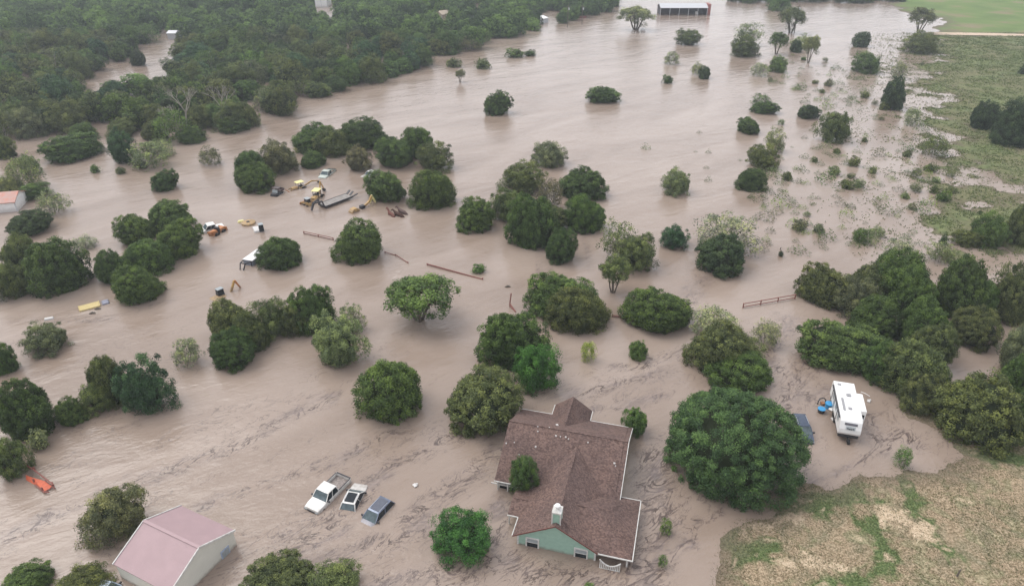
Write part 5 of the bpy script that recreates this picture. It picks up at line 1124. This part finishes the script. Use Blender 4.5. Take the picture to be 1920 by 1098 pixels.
# yellow truck at left
p = P(168, 575); yt = empty('box_truck', (p.x, p.y, 0), hd(190, 568, 156, 577)); tag(yt, 'drowned truck with only its pale yellow load bed top and grey cab roof showing', 'truck')
b = MB(); b.box((0, 0, -.08), (2.9, 1.7, .55)); b.box((-1.4, 0, .22), (.1, 1.7, .1)); b.box((1.4, 0, .22), (.1, 1.7, .1)); b.build('cargo_box', mat('dusty_yellow_bed', (.55, .44, .2), .6), yt, bevel=.05); b = MB(); b.box((2.2, 0, -.1), (1.2, 1.5, .7), top=.8); b.build('cab', mat('slate_cab', (.25, .26, .33), .35), yt, bevel=.12)
for px, py, lb in ((173, 588, 'dark lump floating just below the drowned yellow truck'), (183, 580, 'dark lump floating at the rear corner of the drowned yellow truck'), (952, 538, 'dark knot of brush floating above the broken gate')):
    b = MB(); b.tube([(-.5, 0, 0), (0, .1, .14), (.5, .05, 0)], [.08, .2, .07], 7); b.beam((-.2, -.2, 0), (.3, .3, .15), .1); ob = b.build('driftwood', M['bark']); ob.location = P(px, py); tag(ob, lb, 'driftwood')
b = MB(); b.box((0, 0, .1), (1.3, .6, .3), rz=.4, top=.85); ob = b.build('floating_scrap', M['rvwhite'], None, bevel=.05); ob.location = P(92, 598); tag(ob, 'small white panel afloat at the left behind the grey flat topped tree', 'debris')
# ---------------------------------------------------------------- three brown horses
def horse(px, py, rz, m, label, head, s_=1.0, dz=1.05):
    p = P(px, py); o = empty('horse', (p.x, p.y, -dz*s_), rz, s_); tag(o, label, 'horse')
    J = [((-.75, 0, 1.25), .3), ((-.3, 0, 1.3), .33), ((.25, 0, 1.28), .33), ((.6, 0, 1.35), .27), ((.85, 0, 1.6+head*.2), .17), ((1.1, 0, 1.75+head*.4), .13), ((1.35, 0, 1.7+head*.35), .12), ((1.6, 0, 1.5+head*.35), .08),
         ((-.7, .2, .9), .14), ((-.78, .22, .5), .07), ((-.72, .22, .05), .06), ((-.7, -.2, .9), .14), ((-.78, -.22, .5), .07), ((-.72, -.22, .05), .06),
         ((.55, .18, .9), .12), ((.57, .2, .5), .07), ((.55, .2, .05), .06), ((.55, -.18, .9), .12), ((.57, -.2, .5), .07), ((.55, -.2, .05), .06), ((-1.0, 0, 1.15), .07), ((-1.1, 0, .7), .06), ((1.2, .07, 1.95+head*.4), .03), ((1.2, -.07, 1.95+head*.4), .03)]
    E = [(0, 1), (1, 2), (2, 3), (3, 4), (4, 5), (5, 6), (6, 7), (0, 8), (8, 9), (9, 10), (0, 11), (11, 12), (12, 13), (3, 14), (14, 15), (15, 16), (3, 17), (17, 18), (18, 19), (0, 20), (20, 21), (5, 22), (5, 23)]
    me = bpy.data.meshes.new('body'); me.from_pydata([j[0] for j in J], E, []); me.materials.append(m); ob = link('body', me, None, o)
    sk_ = ob.modifiers.new('skin', 'SKIN'); sk_.use_smooth_shade = True
    for v, j in zip(me.skin_vertices[0].data, J): v.radius = (j[1], j[1])
    me.skin_vertices[0].data[0].use_root = True
    ob.modifiers.new('sub', 'SUBSURF').levels = 1; ob.modifiers['sub'].render_levels = 2
horse(734, 404, hd(727, 402, 738, 408), M['redhorse'], 'chestnut horse with its neck raised, leftmost of the three wading', .7, 1.15, 1.0)
horse(748, 405, hd(740, 402, 757, 406), M['horse'], 'darkest brown horse, middle of the three wading', .2, 1.2, .95)
horse(755, 400, hd(746, 397, 764, 402), mat('dusty_brown_coat', (.1, .06, .05), .7), 'dusty brown horse, rightmost and furthest of the three wading', .3, 1.2, .95)
# ---------------------------------------------------------------- pipe fences
def pipe_fence(label, pts, zs, spacing=2.6, th=.09, name='pipe_fence'):
    W = [P(x, y, 0) for x, y in pts]; o = empty(name, W[0]); tag(o, label, 'fence'); c0 = W[0]; rl = MB(); po = []
    for a, b2 in zip(W, W[1:]):
        for z, z2 in zs: rl.tube([(a-c0)+Vector((0, 0, z)), (b2-c0)+Vector((0, 0, z2))], th*.75, 6)
        n = max(1, int((b2-a).length/spacing))
        for i in range(n+1): po.append(a.lerp(b2, i/n)-c0)
    rl.build('rail', M['rust'], o); zt = max(max(z) for z in zs)
    m0 = MB(); m0.tube([(0, 0, -1), (0, 0, zt+.08)], th, 7); f0 = m0.build('post', M['rust'], o); f0.location = po[0]
    for q in po[1:]: c = f0.copy(); col.objects.link(c); c.parent = o; c.location = q
pipe_fence('two rail rusty red pipe fence at the left end of the right hand grove', [(1393, 577), (1490, 560)], ((.75, .75), (.2, .2)))
pipe_fence('short rusty pipe rail left of the round juniper with foam', [(570, 438), (625, 450)], ((.45, .45), (.1, .1)))
pipe_fence('single rusty rail running from the foam juniper into the foaming water', [(722, 474), (742, 479), (765, 493)], ((.2, .05),), 4)
pipe_fence('long rusty rail lying almost level with the water, centre of the picture', [(801, 497), (905, 524)], ((.28, .1), (.12, 0)), 7)
pipe_fence('piece of rusty rail between the two broad dark trees above the house', [(1148, 594), (1175, 596)], ((.3, .3), (.1, .1)))
pg = empty('broken_gate', P(956, 575)); tag(pg, 'broken rusty gate post with a tilted arm near the trees above the house', 'gate')
b = MB(); b.tube([(0, 0, -.5), (0, 0, .7), (.2, 0, 2.4)], .1, 7); b.build('post', M['rust'], pg); b = MB(); b.tube([(0, 0, .6), (.9, -1.6, .1)], .09, 6); b.tube([(0, 0, .2), (.9, -1.6, -.1)], .07, 6); b.build('arm', M['rust'], pg)
# orange netting on a frame
nf = empty('orange_netting', P(75, 905), 0); tag(nf, 'bright orange plastic netting strung on a sagging rusty frame, left edge', 'netting'); c0 = P(75, 905)
cn_ = [P(x, y, z)-c0 for x, y, z in ((48, 890, .3), (62, 895, .45), (84, 901, .35), (97, 910, .3), (92, 916, .15), (82, 922, .1), (66, 909, .05), (49, 899, 0))]
b = MB(); b.add(cn_, [(0, 1, 6, 7), (1, 2, 5, 6), (2, 3, 4, 5)]); no_ = b.build('net', M['net'], nf); sm = no_.modifiers.new('s', 'SOLIDIFY'); sm.thickness = .04
b = MB(); b.tube([P(50, 872, .5)-c0, P(66, 882, .6)-c0, P(100, 908, .6)-c0], .08, 6); b.tube([P(84, 900, .45)-c0, P(103, 915, .15)-c0], .06, 6); b.tube([P(66, 908, .15)-c0, P(83, 922, .2)-c0, P(91, 922, .2)-c0], .08, 6); b.tube([P(82, 922, .15)-c0, P(98, 913, .25)-c0], .06, 6); b.build('frame', M['rust'], nf)
b = MB()
for x, y in ((66, 883), (100, 911), (65, 905), (81, 921)): q = P(x, y)-c0; b.tube([q-Vector((0, 0, .6)), q+Vector((0, 0, .6))], .1, 7)
b.build('post', M['rust'], nf)
# wooden posts on the near bank and weeping shrub
for px, py, h, lb in ((1790, 1088, .9, 'dark wooden fence post in the dry grass near the bottom edge'), (1693, 878, 1.0, 'dark post beside the drooping shrub at the waterline'), (1463, 520 - 52, .5, 'thin dark stake in the open right hand water')):
    p = P(px, py); z = max(0, hz(p.x, p.y)); b = MB(); b.tube([(0, 0, -.4), (.02, 0, h*.6), (.05, 0, h)], [.09, .085, .07], 8); b.tube([(.03, 0, h*.75), (.12, .02, h*.78)], .02, 5); ob = b.build('fence_post', M['bark']); ob.location = (p.x, p.y, z); tag(ob, lb, 'post')
tree('S', 'w', 1672, 834, 1716, 882, 'drooping light green shrub at the waterline right of the camper', name='drooping_shrub', ground=True)
# ---------------------------------------------------------------- far structures
def shed(label, a, b2, depth, eave, rise, roofm, wallm, open_=True, name='barn', cat='barn'):
    a, b2 = P(*a), P(*b2); ln = (b2-a).length; o = empty(name, a, math.atan2(b2.y-a.y, b2.x-a.x)); tag(o, label, cat)
    b = MB(); b.add([(-.3, -.5, eave), (ln+.3, -.5, eave), (ln+.3, depth/2, eave+rise), (-.3, depth/2, eave+rise), (ln+.3, depth+.5, eave), (-.3, depth+.5, eave)], [(0, 1, 2, 3), (3, 2, 4, 5)]); ro = b.build('roof', roofm, o); s_ = ro.modifiers.new('s', 'SOLIDIFY'); s_.thickness = .18
    b = MB(); b.box((ln/2, depth, eave/2-.5), (ln, .15, eave+1)); b.box((0, depth/2, eave/2-.5), (.15, depth, eave+1)); b.box((ln, depth/2, eave/2-.5), (.15, depth, eave+1))
    if not open_: b.box((ln/2, 0, eave/2-.5), (ln, .15, eave+1))
    for x in (0, ln): b.add([(x, 0, eave-.02), (x, depth, eave-.02), (x, depth/2, eave+rise-.15)], [(0, 1, 2)])
    b.build('wall', wallm, o)
    n = max(2, int(ln/4)); b = MB(); b.box((0, 0, eave/2-.5), (.22, .22, eave+1)); f0 = b.build('post', M['galv'], o)
    for i in range(1, n+1): c = f0.copy(); col.objects.link(c); c.parent = o; c.location = (ln*i/n, 0, 0)
    return o, ln
o, ln = shed('long open fronted barn with a pale metal roof in the far water', (1238, 29), (1325, 29), 9, 3.6, 1.6, M['galv'], M['dark'])
b = MB(); b.box((ln+1.2, 4, 2.6), (1.6, 6, 5.2)); b.build('red_panel', mat('faded_red', (.3, .1, .08), .6), o, bevel=.1)
shed('white walled shed with a rusty red roof at the left edge', (-40, 402), (33, 396), 5.5, 2.1, 1.2, M['redroof'], M['rvwhite'], False, 'shed', 'shed')
shed('white roofed building deep in the woods at the top edge', (592, 14), (614, 14), 10, 4.5, 1.5, M['rvwhite'], M['rvwhite'], False, 'farm_building', 'building')
shed('tiny pale building in the woods beside the white road scar', (829, 40), (846, 38), 6, 3, 1.5, M['tan'], M['tan'], False, 'farm_building', 'building')
shed('grey shed roof in the gap of the left woods', (316, 74), (331, 74), 5, 2.5, .8, M['galv'], M['galv'], False, 'shed', 'shed')
o, ln = shed('collapsed white shed at the foot of the woods left of the utility poles', (1010, 46), (1028, 42), 5, 2.0, 1.6, M['rvwhite'], M['galv'], False, 'collapsed_shed', 'shed'); o.rotation_euler[0] = R(-14)
for px, py, h, lb in ((1064, 52, 10, 'left utility pole at the edge of the far woods'), (1091, 47, 9, 'right utility pole at the edge of the far woods'), (1489, 62, 12, 'dark utility pole rising through the umbrella shaped tree near the top')):
    u = empty('utility_pole', P(px, py)); tag(u, lb, 'utility pole'); b = MB(); b.tube([(0, 0, -1), (0, 0, h)], [.2, .14], 8); b.build('pole', M['bark'], u); b = MB(); b.beam((-1.2, 0, h-.8), (1.2, 0, h-.8), .14); b.build('crossarm', M['bark'], u); b = MB(); b.tube([(.35, -.1, h-2.3), (.35, -.1, h-1.3)], .3, 8); b.build('transformer', M['galv'], u)
p = P(1086, 34); bt2 = empty('red_boat', p, .05); tag(bt2, 'long dull red hull adrift beside the right utility pole', 'boat'); b = MB()
b.loft([[(x, -w_, .9), (x, -w_*.7, -.1), (x, w_*.7, -.1), (x, w_, .9)] for x, w_ in ((-3.6, .5), (-3, 1.0), (0, 1.2), (2.4, .9), (3.6, .15))]); b.build('hull', mat('dull_red_hull', (.2, .07, .06), .6), bt2); b = MB(); b.box((-1, 0, .95), (1.6, 1.5, .5)); b.build('cover', M['bark'], bt2, bevel=.1)
p = P(1190, 18); b = MB(); b.loft([[(x, -w_, -.2), (x, -w_*.6, h), (x, w_*.6, h), (x, w_, -.2)] for x, w_, h in ((-2.4, .5, .3), (-1.2, 1.3, 1.4), (1, 1.3, 1.5), (2.3, .6, .4))]); ob = b.build('drift_pile', M['bark']); ob.location = p; tag(ob, 'dark heap of drift above the wide arching pale tree', 'debris')
b = MB(); b.box((0, 0, .5), (2.2, 1.5, 1.2), top=.7); ob = b.build('white_tank', M['rvwhite'], None, bevel=.3); ob.location = P(1206, 58); tag(ob, 'small white tank in the water under the wide arching pale tree', 'tank')
b = MB(); b.tube([(0, 0, -1), (0, 0, 1.3)], .6, 14); ob = b.build('pale_tank', M['rvwhite']); ob.location = P(1305, 27); tag(ob, 'small pale tank under the front of the long barn', 'tank')
# ---------------------------------------------------------------- haze
hzm = bpy.data.materials.new('haze'); hzm.use_nodes = True; n = hzm.node_tree; n.nodes.clear(); oo = n.nodes.new('ShaderNodeOutputMaterial'); pv = n.nodes.new('ShaderNodeVolumePrincipled')
pv.inputs['Density'].default_value = .00034; pv.inputs['Color'].default_value = (.86, .92, 1, 1); pv.inputs['Anisotropy'].default_value = .2; n.links.new(pv.outputs[0], oo.inputs['Volume'])
b = MB(); b.box((0, 500, 27), (1400, 1400, 60)); ob = b.build('haze', hzm); tag(ob, 'thin pale haze over the flood', 'haze', kind='stuff')
